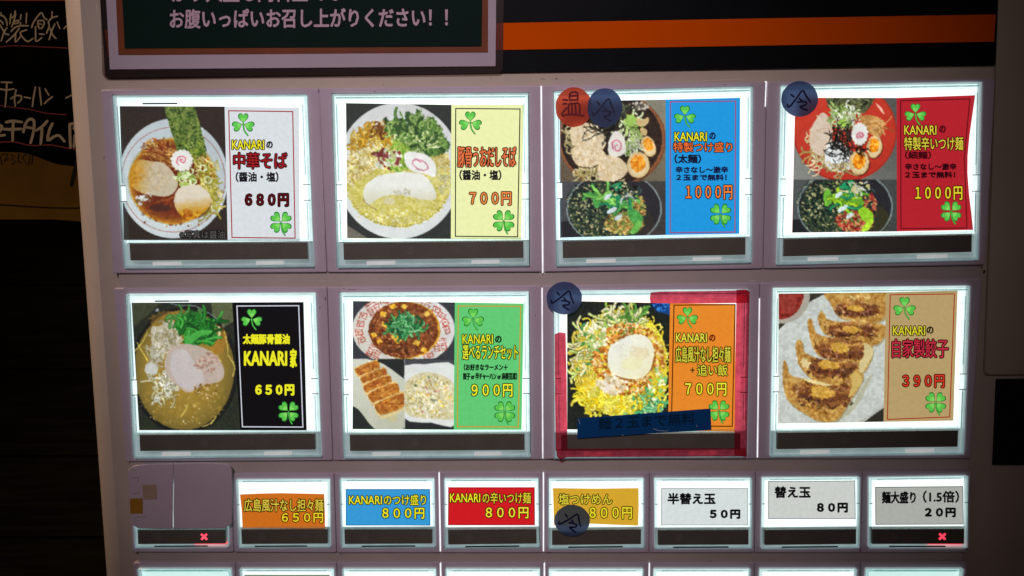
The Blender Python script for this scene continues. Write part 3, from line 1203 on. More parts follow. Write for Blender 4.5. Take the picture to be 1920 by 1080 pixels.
tx(c, T, "680円", (805, 630, 1048, 697), (84, 4, 8), (40, 0, 0), .04, .03, 0)
cl(c, T, (950, 737, 1066, 868), 4)
tx(c, T, "※写真は醤油", (426, 843, 680, 884), (78, 76, 74), (8, 8, 8), .0, .03)

# ---- card 2
O, S = (600, 160), 3.085
c, T = card(O, S, [(150, 103), (760, 113), (1178, 112), (1163, 893), (757, 889), (157, 885)], (226, 232, 168),
            "pale yellow card for pork and fish broth ramen 豚骨うおだしそば 700円", [(785, 134), (1157, 137), (1143, 876), (783, 873)], (30, 30, 24))
cv = Cv(O, S, [(150, 103), (760, 113), (757, 888), (157, 884)], 2)
cv.fill((44, 50, 46), 5)
cv.poly([(140, 800), (300, 900), (140, 900)], (112, 108, 96), 8)
cv.ell(458, 497, 362, 394, (206, 209, 208), 4, col2=(222, 228, 226), grad=(-.3, .8))
cv.ell(455, 568, 305, 256, (196, 186, 84), 6, wob=.03, col2=(214, 206, 134))
cv.bits(900, ("e", 455, 640, 270, 165), [(218, 210, 134), (200, 188, 84), (228, 222, 164), (194, 180, 74)], 6, 2.2, al=.4)
cv.bits(46, ("e", 440, 760, 230, 45), [(226, 220, 170), (236, 232, 200)], 6)
for k in range(34):
    t = .3 + k / 34 * 2.5
    cv.ell(455 + math.cos(t) * 292, 572 + math.sin(t) * 246, 5, 4, (140, 120, 60), al=.7)
cv.bits(460, [(165, 400), (240, 320), (380, 270), (420, 380), (330, 480), (200, 560), (165, 600)], [(222, 210, 160), (200, 180, 110), (168, 146, 74), (232, 224, 190)], 8, 2.2)
cv.strands(90, [(175, 330), (240, 270), (380, 240), (420, 310), (300, 330), (200, 350)], [(226, 184, 60), (200, 150, 40), (238, 212, 120)], 8, 60, .6)
cv.strands(30, ("e", 360, 260, 60, 30), [(180, 140, 50), (120, 70, 30)], 6, 60, .6)
for (x, y, rx, ry, rot) in ((440, 240, 60, 45, 0), (560, 240, 38, 85, .15), (660, 270, 40, 85, -.2), (610, 330, 100, 60, .1), (500, 300, 60, 50, 0), (690, 350, 55, 55, .3), (560, 380, 60, 50, 0), (650, 400, 60, 34, .1)):
    cv.ell(x, y, rx, ry, (74, 108, 50), 26, rot, wob=.28, col2=(116, 152, 74))
cv.strands(90, [(390, 220), (540, 170), (690, 200), (730, 360), (650, 430), (520, 380), (400, 300)], [(86, 126, 58), (126, 164, 84), (50, 84, 40), (150, 180, 104)], 11, 60, .5, edge=.6)
cv.line([(465, 155), (480, 190), (500, 230)], 8, (96, 140, 60))
cv.bits(90, ("e", 560, 330, 150, 60), [(210, 216, 170), (170, 190, 120)], 6, 2)
for (x, y, rx, ry) in ((450, 350, 34, 30), (360, 400, 38, 30), (430, 440, 60, 45), (490, 390, 40, 50), (460, 480, 60, 24)):
    cv.ell(x, y, rx, ry, (112, 158, 56), 22, 0, wob=.3, col2=(170, 190, 90))
cv.bits(70, ("e", 400, 430, 80, 60), [(226, 228, 214), (190, 200, 140), (130, 60, 56), (200, 206, 180)], 11, 1.8)
cv.strands(5, ("e", 300, 395, 40, 14), [(130, 50, 50)], 6, 70, .2, ang=.2)
cv.bits(150, [(640, 420), (740, 400), (755, 500), (700, 480)], [(222, 210, 150), (196, 176, 100)], 7, 1.8)
cv.strands(16, ("e", 690, 560, 45, 45), [(222, 218, 170)], 5, 70, .5)
cv.line([(255, 640), (262, 680), (330, 722)], 9, (140, 120, 80), .6)
cv.poly([(252, 625), (275, 570), (340, 528), (430, 508), (520, 505), (600, 520), (645, 570), (672, 625), (668, 662), (600, 664), (520, 648), (430, 636), (355, 650), (290, 690), (262, 672)], (234, 236, 228), 4, 5, (214, 212, 186), ((450, 580), (450, 690)))
cv.bits(16, ("e", 480, 620, 60, 18), [(190, 184, 160)], 7, al=.6)
cv.ell(400, 672, 34, 22, (214, 208, 160), 12, wob=.4)
cv.poly([(492, 405), (520, 385), (590, 395), (640, 420), (672, 470), (665, 530), (610, 515), (540, 500), (500, 460)], (236, 236, 232), 3, 5)
cv.line([(548, 430), (600, 440), (628, 480), (600, 494), (560, 480), (536, 445), (560, 434), (590, 448)], 7, (204, 130, 150))
cv.mesh(c, YC - .05)
cl(c, T, (812, 152, 928, 284), 3)
tx(c, T, "豚骨うおだしそば", (800, 358, 1130, 470), (222, 112, 62), (74, 26, 10), .012, .04)
tx(c, T, "（醤油・塩）", (805, 488, 1050, 550), INK, None, .022)
tx(c, T, "700円", (868, 620, 1103, 690), (228, 132, 66), (96, 40, 14), .035, .045)
cl(c, T, (1007, 728, 1118, 860), 4)


def mixed_bowl(cv, dx, dy, red):
    """seaweed, onion and minced meat in a black bowl (lower picture)"""
    E = lambda *a, **k: cv.ell(a[0] + dx, a[1] + dy, *a[2:], **k)
    E(150, 880, 90, 90, (30, 32, 36), 4)
    E(415, 722, 262, 206, (118, 124, 126), 6)
    E(415, 722, 253, 199, (38, 38, 42), 5)
    E(520, 800, 120, 80, (52, 46, 34), 6, al=.6) if not red else E(560, 790, 100, 80, (58, 56, 30), 6, al=.7)
    E(378, 742, 212, 176, (46, 58, 44), 14, wob=.06)
    A = ("e", 375 + dx, 742 + dy, 202, 168)
    cv.bits(1000, A, [(28, 40, 34), (58, 76, 48), (186, 176, 124), (34, 60, 50), (120, 124, 76), (18, 26, 24), (24, 44, 38)], 5.5, 2)
    cv.bits(520, ("e", 265 + dx, 690 + dy, 110, 115), [(20, 34, 32), (44, 66, 46), (170, 164, 120), (12, 20, 20), (30, 52, 44)], 5.5, 2.4)
    m = [(146, 52, 44), (190, 90, 70), (120, 40, 36), (214, 160, 110)] if red else [(176, 140, 74), (206, 180, 110), (140, 100, 50), (120, 130, 60)]
    cv.bits(480, ("e", 470 + dx, 800 + dy, 105, 60), m + [(90, 130, 60)], 6, 1.8)
    cv.bits(60, ("e", 545 + dx, 720 + dy, 40, 80), m, 8, 1.8)
    g1 = [(110, 186, 84), (136, 204, 96), (76, 156, 76)] if not red else [(150, 206, 50), (176, 220, 60), (110, 180, 60)]
    for p in ([(300, 640), (330, 625), (345, 690), (318, 720), (300, 690)], [(345, 650), (420, 655), (470, 690), (440, 712), (370, 700)], [(380, 610), (450, 575), (465, 590), (430, 625)],
              [(440, 650), (520, 690), (500, 720), (430, 700)], [(490, 715), (540, 730), (572, 770), (560, 810), (520, 800), (492, 760)], [(540, 790), (570, 800), (540, 850), (505, 855)]):
        k = g1[cv.rs.randint(3)]
        if p[0][1] > 600 and p[0][0] == 380:
            k = (40, 150, 100)
        cv.poly([(a + dx, b + dy) for a, b in p], k, 26, 3)
    cv.strands(16, ("e", 410 + dx, 670 + dy, 110, 30), g1, 12, 70, .5, edge=.6)
    cv.strands(8, ("e", 430 + dx, 690 + dy, 80, 50), [(36, 140, 96)], 9, 50, .3)
    for x, y in ((380, 655), (395, 735), (440, 768), (410, 728)):
        E(x, y, 24, 12, (206, 220, 222), 6, rot=-.6)
    cv.strands(10, ("e", 500 + dx, 640 + dy, 40, 30), [(200, 206, 200), (60, 80, 76)], 6, 50, .6)
    cv.bits(30, ("e", 470 + dx, 620 + dy, 80, 40), [(20, 26, 26), (200, 190, 140)], 7)
    E(415, 722, 256, 202, (126, 140, 142), ring=5)


# ---- card 3
O, S = (1010, 145), 2.919
c, T = card(O, S, [(116, 134), (695, 122), (1103, 112), (1098, 856), (695, 863), (118, 877)], (28, 146, 214),
            "blue card for dipping noodles 特製つけ盛り 1000円 under the red and blue round stickers", [(721, 134), (1078, 130), (1074, 847), (720, 850)], (150, 66, 110))
cv = Cv(O, S, [(116, 133), (695, 122), (695, 862), (118, 877)], 3)
cv.fill((66, 66, 66), 5)
cv.poly([(100, 100), (700, 100), (700, 574), (100, 574)], (132, 128, 112), 12, 0, (96, 84, 66), ((500, 150), (300, 560)))
cl_ = np.zeros((cv.h, cv.w))
r_ = cv.mask([(100, 100), (720, 100), (720, 572), (100, 572)])
cl_[r_[0], r_[1]] = r_[2]
cv.clip = cl_
cv.ell(405, 345, 295, 262, (118, 74, 46), 10)
cv.ell(402, 343, 283, 254, (150, 96, 62), ring=5)
cv.ell(400, 340, 276, 250, (34, 26, 22), 6, col2=(52, 36, 24))
cv.bits(40, ("e", 550, 160, 60, 20), [(196, 190, 176), (90, 84, 74)], 6)
cv.strands(26, ("e", 200, 350, 30, 70), [(206, 196, 150), (180, 166, 116)], 7, 60, 1.0)
cv.strands(60, ("e", 330, 520, 130, 34), [(204, 192, 140), (178, 160, 100), (222, 212, 170)], 7, 70, .9)
for p in ([(178, 280), (240, 250), (330, 270), (370, 330), (350, 400), (270, 400), (190, 370)], [(190, 390), (250, 370), (350, 400), (370, 450), (300, 490), (220, 485), (185, 440)],
          [(330, 470), (360, 430), (440, 440), (485, 490), (480, 530), (420, 570), (340, 565), (328, 520)]):
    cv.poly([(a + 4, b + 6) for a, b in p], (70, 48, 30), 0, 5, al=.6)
    cv.poly(p, (212, 190, 152), 9, 5, (228, 212, 180))
    xs, ys = [a[0] for a in p], [a[1] for a in p]
    cv.bits(26, ("e", np.mean(xs), np.mean(ys), 60, 40), [(190, 160, 118), (234, 222, 196)], 9, 2, al=.5)
cv.ell(430, 490, 70, 30, (206, 190, 150), 6, al=.4)
cv.strands(50, ("e", 380, 290, 80, 26), [(28, 30, 26), (50, 54, 46), (20, 20, 18)], 4.5, 90, .3, edge=0)
cv.strands(16, ("e", 460, 190, 20, 40), [(40, 48, 38), (90, 100, 70)], 9, 50, .3, edge=0)
cv.strands(50, ("e", 510, 300, 46, 90), [(190, 214, 130), (214, 226, 180), (140, 180, 80)], 8, 60, .7)
cv.ell(505, 235, 28, 30, (160, 200, 90), 14, wob=.3)
for p in ([(540, 225), (570, 235), (600, 220), (605, 245), (580, 270), (545, 265)], [(560, 280), (595, 290), (590, 320), (565, 315)]):
    cv.poly(p, (204, 176, 122), 12, 3)
cv.strands(24, ("e", 520, 390, 40, 40), [(214, 220, 190), (170, 196, 120)], 7, 50, .8)
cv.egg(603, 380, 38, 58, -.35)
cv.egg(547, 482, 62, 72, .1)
cv.poly([(385, 360), (400, 320), (425, 296), (455, 310), (475, 350), (478, 400), (455, 430), (415, 436), (385, 420)], (226, 222, 212), 4, 5)
cv.line([(410, 395), (405, 360), (430, 346), (452, 366), (448, 398), (425, 404), (420, 380), (436, 372)], 7, (206, 110, 140))
r_ = cv.mask([(100, 574), (720, 570), (720, 900), (100, 900)])
cl_ = np.zeros((cv.h, cv.w))
cl_[r_[0], r_[1]] = r_[2]
cv.clip = cl_
cv.poly([(100, 570), (720, 566), (720, 900), (100, 900)], (70, 74, 78), 10, 0, (58, 54, 50), ((100, 600), (700, 860)))
mixed_bowl(cv, 0, 0, False)
cv.clip = None
cv.mesh(c, YC - .05)
cl(c, T, (743, 155, 858, 275), 3)
tx(c, T, "KANARI", (747, 303, 917, 346), YEL, (40, 50, 20), .04, .05)
tx(c, T, "の", (932, 300, 970, 342), NAVY, None, .035)
tx(c, T, "特製つけ盛り", (740, 358, 1057, 406), (232, 112, 46), NAVY, .012, .035)
tx(c, T, "（太麺）", (742, 420, 890, 472), (14, 20, 44), None, .03)
tx(c, T, "辛さなし～激辛", (748, 487, 1038, 525), (14, 20, 60), None, .025)
tx(c, T, "２玉まで無料！", (752, 530, 1030, 566), (14, 20, 60), None, .025)
tx(c, T, "1000円", (808, 594, 1057, 665), (236, 124, 50), NAVY, .03, .04)
cl(c, T, (942, 697, 1050, 820), 4)

# ---- card 4
O, S = (1430, 145), 2.919
c, T = card(O, S, [(180, 112), (733, 113), (1163, 98), (1146, 220), (1132, 320), (1122, 430), (1121, 520), (1130, 640), (1143, 750), (1152, 835), (735, 843), (162, 850)], (176, 34, 44),
            "red card with a wavy right edge for spicy dipping noodles 特製辛いつけ麺 1000円", [(755, 128), (1134, 118), (1104, 440), (1118, 824), (757, 828)], (92, 14, 22))
cv = Cv(O, S, [(180, 112), (733, 113), (735, 843), (162, 850)], 4)
cv.punch = .09
cv.fill((80, 82, 80), 5)
cl_ = np.zeros((cv.h, cv.w))
r_ = cv.mask([(100, 80), (760, 80), (760, 561), (100, 561)])
cl_[r_[0], r_[1]] = r_[2]
cv.clip = cl_
cv.poly([(100, 80), (760, 80), (760, 570), (100, 570)], (134, 136, 130), 9, 0, (84, 84, 80), ((200, 560), (640, 160)))
cv.ell(452, 300, 284, 272, (206, 64, 42), 6, col2=(176, 46, 34), grad=(.2, .5))
cv.ell(452, 300, 280, 266, (150, 40, 30), ring=5)
cv.poly([(618, 140), (650, 165), (672, 205), (660, 200), (636, 172)], (240, 190, 170), 4)
cv.poly([(345, 105), (620, 105), (600, 150), (560, 200), (420, 190), (360, 170)], (62, 66, 46), 22, 0, (100, 104, 70))
cv.bits(110, ("e", 470, 140, 110, 34), [(120, 124, 84), (44, 48, 36), (84, 90, 60)], 8, 2)
cv.strands(60, ("e", 340, 430, 80, 70), [(214, 196, 140), (190, 160, 96), (230, 216, 180)], 7, 80, .9)
cv.strands(24, ("e", 290, 330, 26, 90), [(226, 204, 160), (200, 170, 116)], 6, 60, .8)
cv.poly([(290, 240), (330, 195), (370, 230), (385, 300), (370, 390), (330, 430), (280, 410), (258, 350), (270, 280)], (222, 204, 186), 8, 5, (206, 184, 160))
cv.line([(290, 300), (340, 280), (380, 290)], 4, (180, 150, 120), .7)
cv.strands(60, ("e", 450, 215, 74, 46), [(222, 228, 196), (196, 212, 150), (232, 236, 216), (150, 180, 100)], 7, 60, .8)
cv.ell(440, 255, 26, 26, (156, 196, 84), 14, wob=.3)
cv.poly([(345, 400), (390, 350), (480, 400), (490, 470), (470, 510), (400, 520), (350, 480)], (224, 228, 228), 5, 5)
cv.strands(70, ("e", 440, 340, 60, 70), [(26, 26, 24), (44, 44, 40), (16, 16, 16)], 5, 60, .4, edge=0)
cv.strands(26, ("e", 430, 420, 70, 60), [(30, 30, 26)], 3.5, 50, .4, edge=0)
for p in ([(535, 215), (600, 210), (665, 240), (655, 270), (590, 260), (545, 250)], [(560, 260), (640, 262), (668, 280), (650, 325), (600, 320), (565, 290)], [(570, 230), (620, 240), (600, 300), (570, 280)]):
    cv.poly(p, (176, 126, 70), 16, 3, (200, 156, 94))
cv.strands(14, ("e", 605, 260, 50, 40), [(140, 90, 44), (206, 166, 110)], 5, 70, .2, ang=.1, edge=0)
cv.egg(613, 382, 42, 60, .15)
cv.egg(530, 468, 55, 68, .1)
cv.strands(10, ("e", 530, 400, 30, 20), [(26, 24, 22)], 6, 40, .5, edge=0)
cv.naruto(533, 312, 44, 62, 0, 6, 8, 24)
cv.strands(20, ("e", 420, 510, 50, 14), [(222, 208, 160), (170, 140, 90)], 6, 60, .6)
cl_ = np.zeros((cv.h, cv.w))
r_ = cv.mask([(100, 563), (760, 561), (760, 900), (100, 900)])
cl_[r_[0], r_[1]] = r_[2]
cv.clip = cl_
cv.poly([(100, 560), (760, 560), (760, 900), (100, 900)], (78, 84, 84), 10, 0, (64, 68, 66), ((100, 600), (700, 860)))
mixed_bowl(cv, 38, -10, True)
cv.clip = None
cv.mesh(c, YC - .05)
cl(c, T, (780, 143, 892, 262), 3)
tx(c, T, "KANARI", (778, 266, 948, 311), (220, 206, 60), (60, 30, 0), .035, .045)
tx(c, T, "の", (965, 262, 1003, 305), (70, 8, 14), None, .04)
tx(c, T, "特製辛いつけ麺", (778, 328, 1095, 396), (212, 196, 62), (60, 20, 0), .012, .035)
tx(c, T, "（細麺）", (778, 404, 922, 448), (60, 6, 16), None, .02)
tx(c, T, "辛さなし～激辛", (778, 470, 1062, 508), (40, 4, 14), None, .02)
tx(c, T, "２玉まで無料！", (780, 515, 1055, 552), (40, 4, 14), None, .025)
tx(c, T, "1000円", (838, 600, 1090, 668), (222, 206, 44), (70, 30, 0), .03, .04)
cl(c, T, (975, 683, 1088, 803), 4)

# ---- card 5
O, S = (220, 530), 3.176
c, T = card(O, S, [(85, 120), (680, 118), (1108, 116), (1127, 880), (735, 879), (130, 879)], (14, 12, 15),
            "black card with yellow writing for thick noodle pork ramen KANARI家 650円", [(712, 139), (1080, 137), (1105, 860), (745, 858)], (196, 200, 212))
cv = Cv(O, S, [(85, 120), (684, 119), (732, 878), (130, 878)], 5)
cv.fill((44, 50, 36), 9, (30, 36, 28))
cv.poly([(560, 118), (690, 118), (700, 230), (630, 270), (570, 200)], (86, 94, 62), 14)
cv.poly([(80, 118), (260, 118), (180, 200), (100, 260)], (60, 66, 46), 10)
cv.ell(402, 524, 322, 378, (22, 24, 22), 5)
cv.line([(320, 125), (380, 138), (460, 140), (520, 170), (590, 215), (640, 265)], 5, (150, 160, 170), .8)
cv.ell(400, 522, 298, 358, (160, 130, 50), 6, col2=(112, 96, 42), grad="r", wob=.01)
cv.ell(320, 230, 120, 60, (176, 128, 44), 8, wob=.15, al=.4)
cv.ell(600, 340, 60, 90, (178, 122, 40), 8, wob=.15, al=.5)
cv.bits(160, ("e", 400, 700, 260, 150), [(186, 152, 72), (156, 120, 44), (172, 138, 56)], 8, 2.2, al=.35)
cv.bits(50, ("e", 380, 720, 240, 140), [(222, 206, 150)], 3.5)
for p in ([(105, 410), (150, 360), (180, 300)], [(120, 360), (160, 430), (190, 480)], [(640, 290), (655, 360), (660, 420)], [(660, 430), (700, 500), (690, 560)], [(560, 410), (600, 450), (620, 470)], [(380, 800), (410, 760), (420, 730)], [(510, 860), (560, 840), (590, 800)]):
    cv.line(p, 7, (212, 192, 96), .85)
cv.line([(603, 270), (610, 300), (606, 330)], 13, (226, 216, 180))
cv.poly([(205, 270), (250, 262), (320, 222), (345, 250), (350, 290), (395, 345), (330, 380), (290, 420), (270, 470), (190, 480), (205, 380)], (196, 190, 168), 12, 4, (176, 168, 136))
cv.strands(60, [(205, 270), (320, 220), (390, 345), (290, 400), (270, 470), (190, 480)], [(214, 210, 194), (190, 184, 160), (160, 150, 110)], 7, 60, .4, edge=.7)
cv.ell(205, 518, 42, 36, (196, 196, 190), 10, wob=.25)
cv.strands(55, [(200, 540), (300, 540), (390, 640), (330, 690), (250, 710), (210, 620)], [(212, 208, 176), (190, 184, 140), (224, 222, 206)], 9, 60, .7)
cv.strands(26, ("e", 420, 210, 90, 26), [(66, 130, 60), (90, 150, 76)], 10, 60, .5)
for (x, y, rx, ry, rot) in ((400, 260, 55, 50, .3), (470, 220, 70, 36, .1), (520, 260, 70, 45, 0), (470, 330, 80, 45, -.35), (550, 320, 45, 55, .4), (440, 290, 60, 40, 0)):
    cv.ell(x, y, rx, ry, (30, 112, 38), 22, rot, wob=.25, col2=(58, 150, 56))
cv.strands(40, ("e", 470, 290, 100, 70), [(20, 90, 30), (70, 166, 66), (40, 130, 46)], 12, 90, .4, ang=-.5, edge=.5)
cv.poly([(404, 345), (480, 290), (560, 285), (560, 305), (500, 320), (430, 372)], (72, 168, 68), 10, 3)
cv.poly([(298, 420), (350, 375), (430, 368), (520, 392), (590, 438), (632, 500), (636, 560), (600, 596), (530, 608), (470, 640), (420, 655), (370, 625), (318, 580), (284, 510)], (184, 172, 158), 8, 5, (188, 168, 156))
cv.poly([(330, 420), (400, 400), (450, 460), (510, 540), (510, 600), (430, 640), (360, 600), (320, 520)], (196, 190, 190), 5, 5, al=.8)
cv.bits(50, ("e", 540, 480, 80, 60), [(168, 128, 116), (206, 176, 160), (150, 110, 90)], 8, 2, al=.6)
cv.bits(40, ("e", 540, 640, 80, 50), [(196, 170, 116), (120, 90, 44)], 6)
cv.bits(10, ("e", 240, 165, 8, 6), [(150, 160, 170)], 4)
cv.mesh(c, YC - .05)
cl(c, T, (742, 157, 858, 283), 3)
tx(c, T, "太麺豚骨醤油", (747, 305, 1027, 367), (226, 224, 36), None, .03)
tx(c, T, "KANARI", (753, 406, 1012, 495), (226, 224, 36), None, .05)
tx(c, T, "家", (1027, 393, 1070, 507), (226, 224, 36), None, .045)
tx(c, T, "650円", (820, 605, 1055, 673), (226, 224, 36), None, .045)
cl(c, T, (965, 713, 1073, 842), 4)

# ---- card 6
O, S = (620, 530), 3.177
c, T = card(O, S, [(133, 110), (740, 118), (1150, 125), (1137, 876), (733, 876), (130, 873)], (94, 194, 112),
            "green lunch set card 選べるランチセット 900円 with three dishes pictured", [(760, 139), (1132, 141), (1117, 860), (755, 857)], (196, 140, 44))
cv = Cv(O, S, [(133, 110), (740, 118), (733, 875), (130, 872)], 6)
cv.fill((30, 34, 38), 4)
cl_ = np.zeros((cv.h, cv.w))
r_ = cv.mask([(100, 80), (760, 80), (760, 456), (100, 456)])
cl_[r_[0], r_[1]] = r_[2]
cv.clip = cl_
cv.poly([(100, 80), (760, 80), (760, 458), (100, 458)], (52, 56, 62), 6)
cv.ell(436, 282, 306, 216, (208, 204, 190), 5, col2=(220, 220, 222), grad=(.5, -.3))
RED = (176, 76, 60)


def key_mark(x, y, w, h, a):
    pts = [(-1, 1), (-1, -1), (1, -1), (1, .6), (-.35, .6), (-.35, -.3), (.4, -.3)]
    ca, sa = math.cos(a), math.sin(a)
    cv.line([(x + (p * w) * ca - (q * h) * sa, y + (p * w) * sa + (q * h) * ca) for p, q in pts], 5.5, RED, smn=0)


for x, y, a in ((196, 202, .35), (180, 250, .15), (172, 302, -.05), (186, 346, -.3)):
    key_mark(x, y, 20, 19, a)
for x, y, a in ((630, 165, .4), (660, 200, .6), (680, 240, .9), (692, 285, 1.2)):
    key_mark(x, y, 20, 18, a)
key_mark(588, 440, 26, 16, -.4)
key_mark(325, 118, 24, 12, 0)


def xi_mark(x, y, s_, a):
    ca, sa = math.cos(a), math.sin(a)
    R2 = lambda p, q: (x + (p * ca - q * sa) * s_, y + (p * sa + q * ca) * s_)
    for ox in (-.55, .55):
        for t in (-.9, -.6, -.2, .2, .6, .9):
            cv.line([R2(ox - .45, t), R2(ox + .45, t)], 4, RED, smn=0)
        cv.line([R2(ox, -1), R2(ox, -.5)], 4, RED, smn=0)
        for s2 in (-.3, .3):
            cv.line([R2(ox + s2, -.1), R2(ox + s2, .9)], 4, RED, smn=0)


for x, y, a in ((255, 152, -.5), (555, 135, .4), (262, 412, .45), (655, 372, -.1)):
    xi_mark(x, y, 40, a)
cv.ell(445, 285, 212, 172, (206, 150, 50), 8, col2=(216, 170, 70))
cv.ell(436, 284, 207, 168, (112, 58, 26), 18, wob=.02, col2=(140, 76, 34))
cv.bits(620, ("e", 436, 290, 192, 152), [(84, 46, 26), (140, 84, 46), (104, 56, 30), (170, 112, 66), (120, 60, 30)], 8, 1.7)
for (x, y) in ((315, 190), (322, 255), (385, 325), (295, 350), (262, 312), (575, 188), (492, 205), (515, 360), (400, 345), (440, 145), (370, 145), (555, 400), (380, 215)):
    a = cv.rs.rand() * 3
    pts = [(x + math.cos(a + k * 1.57 + cv.rs.uniform(-.3, .3)) * cv.rs.uniform(18, 28), y + math.sin(a + k * 1.57) * cv.rs.uniform(14, 22)) for k in range(4)]
    cv.poly(pts, (216, 166, 48), 14, 0, (232, 196, 90))
for (x, y, rx, ry) in ((450, 240, 60, 40), (400, 270, 50, 20), (500, 270, 48, 28), (430, 300, 22, 34), (480, 225, 40, 20), (430, 210, 30, 24)):
    cv.ell(x, y, rx, ry, (44, 124, 72), 22, 0, wob=.4, col2=(96, 176, 116))
cv.strands(90, ("e", 448, 258, 95, 58), [(60, 148, 86), (130, 200, 140), (30, 100, 56), (90, 176, 100)], 8, 50, .6, edge=.5)
cv.clip = None
# gyoza plate
cl_ = np.zeros((cv.h, cv.w))
r_ = cv.mask([(100, 457), (441, 457), (441, 900), (100, 900)])
cl_[r_[0], r_[1]] = r_[2]
cv.clip = cl_
cv.poly([(100, 457), (441, 457), (441, 900), (100, 900)], (34, 40, 38), 4)
cv.poly([(90, 440), (200, 452), (300, 480), (400, 545), (460, 610), (470, 760), (420, 890), (300, 890), (240, 850), (170, 760), (90, 690)], (208, 210, 196), 5, 4, (190, 192, 172), ((200, 500), (380, 850)))
cv.poly([(130, 500), (200, 600), (280, 760), (360, 830), (400, 800), (300, 640)], (200, 190, 140), 8, 4, al=.7)
for k, (x, y) in enumerate(((222, 512), (262, 562), (285, 612), (322, 662), (368, 726))):
    W2 = 66 + k * 6
    H2 = 29 + k * 4
    a = -.36
    ca, sa = math.cos(a), math.sin(a)
    R2 = lambda p, q: (x + p * W2 * ca - q * H2 * sa, y + p * W2 * sa + q * H2 * ca)
    cv.poly([R2(-1.2, .2), R2(-1.15, -.7), R2(-.9, -1.1), R2(.9, -1.1), R2(1.1, -.9), R2(1.1, .8), R2(.6, 1.3), R2(-.9, 1.4)], (220, 202, 146), 8, 2)
    cv.poly([R2(-1.08, .4), R2(-1.08, -.75), R2(-.4, -.95), R2(1.0, -.95), R2(1.06, .4), R2(.6, .85), R2(-.7, .9)], (196, 130, 50), 12, 3, (150, 82, 30))
    cv.bits(60, ("e", x, y, W2 * .9, H2 * .6), [(130, 66, 26), (216, 160, 80), (160, 92, 38), (186, 122, 52)], 7, 2.2, ang=a, al=.7)
    cv.line([R2(-1.1, -.8), R2(-.3, -1.0), R2(.6, -1.0), R2(1.05, -.8)], 5, (224, 186, 110))
    cv.line([R2(-1.1, .9), R2(.6, 1.0), R2(1.05, .6)], 4, (120, 80, 40), .5)
# fried rice
cl_ = np.zeros((cv.h, cv.w))
r_ = cv.mask([(443, 459), (760, 459), (760, 900), (443, 900)])
cl_[r_[0], r_[1]] = r_[2]
cv.clip = cl_
cv.poly([(441, 457), (760, 457), (760, 900), (441, 900)], (66, 70, 74), 5, 0, (36, 40, 40), ((500, 480), (500, 850)))
cv.poly([(430, 530), (470, 492), (560, 488), (760, 506), (760, 838), (600, 836), (430, 800)], (222, 226, 222), 4, 3)
cv.poly([(440, 620), (500, 555), (580, 535), (680, 560), (740, 620), (760, 800), (600, 812), (450, 780)], (212, 204, 166), 10, 4)
cv.bits(700, [(444, 610), (520, 545), (620, 545), (740, 620), (740, 800), (600, 806), (450, 775)], [(226, 220, 190), (204, 192, 140), (236, 234, 214), (190, 176, 110), (214, 206, 170)], 6, 2)
cv.bits(60, ("e", 590, 670, 130, 110), [(226, 200, 90), (120, 130, 90), (206, 140, 130), (140, 146, 120), (236, 210, 110)], 6, 1.6)
cv.clip = None
cv.poly([(441, 456), (444, 456), (444, 876), (441, 876)], (205, 210, 208), 0)
cv.mesh(c, YC - .05)
cl(c, T, (790, 155, 907, 285), 3)
tx(c, T, "KANARI", (788, 312, 963, 360), (226, 226, 40), (26, 60, 10), .035, .05)
tx(c, T, "の", (978, 315, 1020, 360), (16, 34, 20), None, .04)
tx(c, T, "選べるランチセット", (788, 375, 1112, 455), (222, 226, 50), (16, 40, 10), .01, .045)
tx(c, T, "（お好きなラーメン＋", (792, 483, 1055, 525), (16, 40, 22), None, .02)
tx(c, T, "餃子 or 半チャーハン or 麻婆豆腐）", (787, 535, 1112, 580), (14, 36, 20), None, .02)
tx(c, T, "900円", (842, 607, 1080, 677), (232, 228, 46), (40, 60, 0), .035, .045)
cl(c, T, (982, 713, 1092, 845), 4)

# ---- card 7
O, S = (1010, 520), 3.086
c, T = card(O, S, [(165, 137), (757, 150), (1140, 155), (1135, 893), (745, 886), (165, 880)], (222, 132, 40),
            "orange card for soupless noodles with extra rice 追い飯 700円 inside the red taped button", [(783, 161), (1137, 158), (1120, 862), (768, 860)], (70, 26, 4))
cv = Cv(O, S, [(165, 137), (760, 151), (748, 886), (165, 880)], 7)
cv.punch = .2
cv.fill((18, 26, 20), 5, (26, 34, 26))
cv.poly([(640, 130), (770, 140), (770, 225), (690, 200)], (20, 72, 130), 16)
cv.bits(60, ("e", 700, 165, 60, 26), [(60, 120, 180), (10, 40, 80)], 6, 2)
cv.ell(478, 492, 268, 300, (222, 200, 74), 22, wob=.10, col2=(226, 208, 120))
YN = [(236, 216, 84), (222, 192, 50), (240, 230, 140), (206, 198, 80), (230, 224, 110)]
cv.strands(420, ("e", 470, 500, 256, 290), YN, 7, 60, .8, edge=.84)
for k in range(90):
    t = cv.rs.rand() * math.tau
    x, y = 470 + math.cos(t) * 262, 500 + math.sin(t) * 292
    a = t + 1.57
    pts = [(x, y)]
    for _ in range(5):
        x += math.cos(a) * 18
        y += math.sin(a) * 18
        a += cv.rs.choice([-.7, .7])
        pts.append((x, y))
    if x < 745:
        cv.line(pts, 11, (150, 130, 40), .6)
        cv.line(pts, 7, YN[cv.rs.randint(5)])
cv.strands(60, ("e", 470, 250, 130, 50), [(206, 214, 150), (160, 190, 100), (232, 230, 190), (96, 150, 70)], 11, 90, .4)
cv.strands(60, ("e", 260, 450, 60, 130), [(196, 210, 140), (232, 226, 180), (90, 160, 96), (226, 206, 110)], 10, 80, .5)
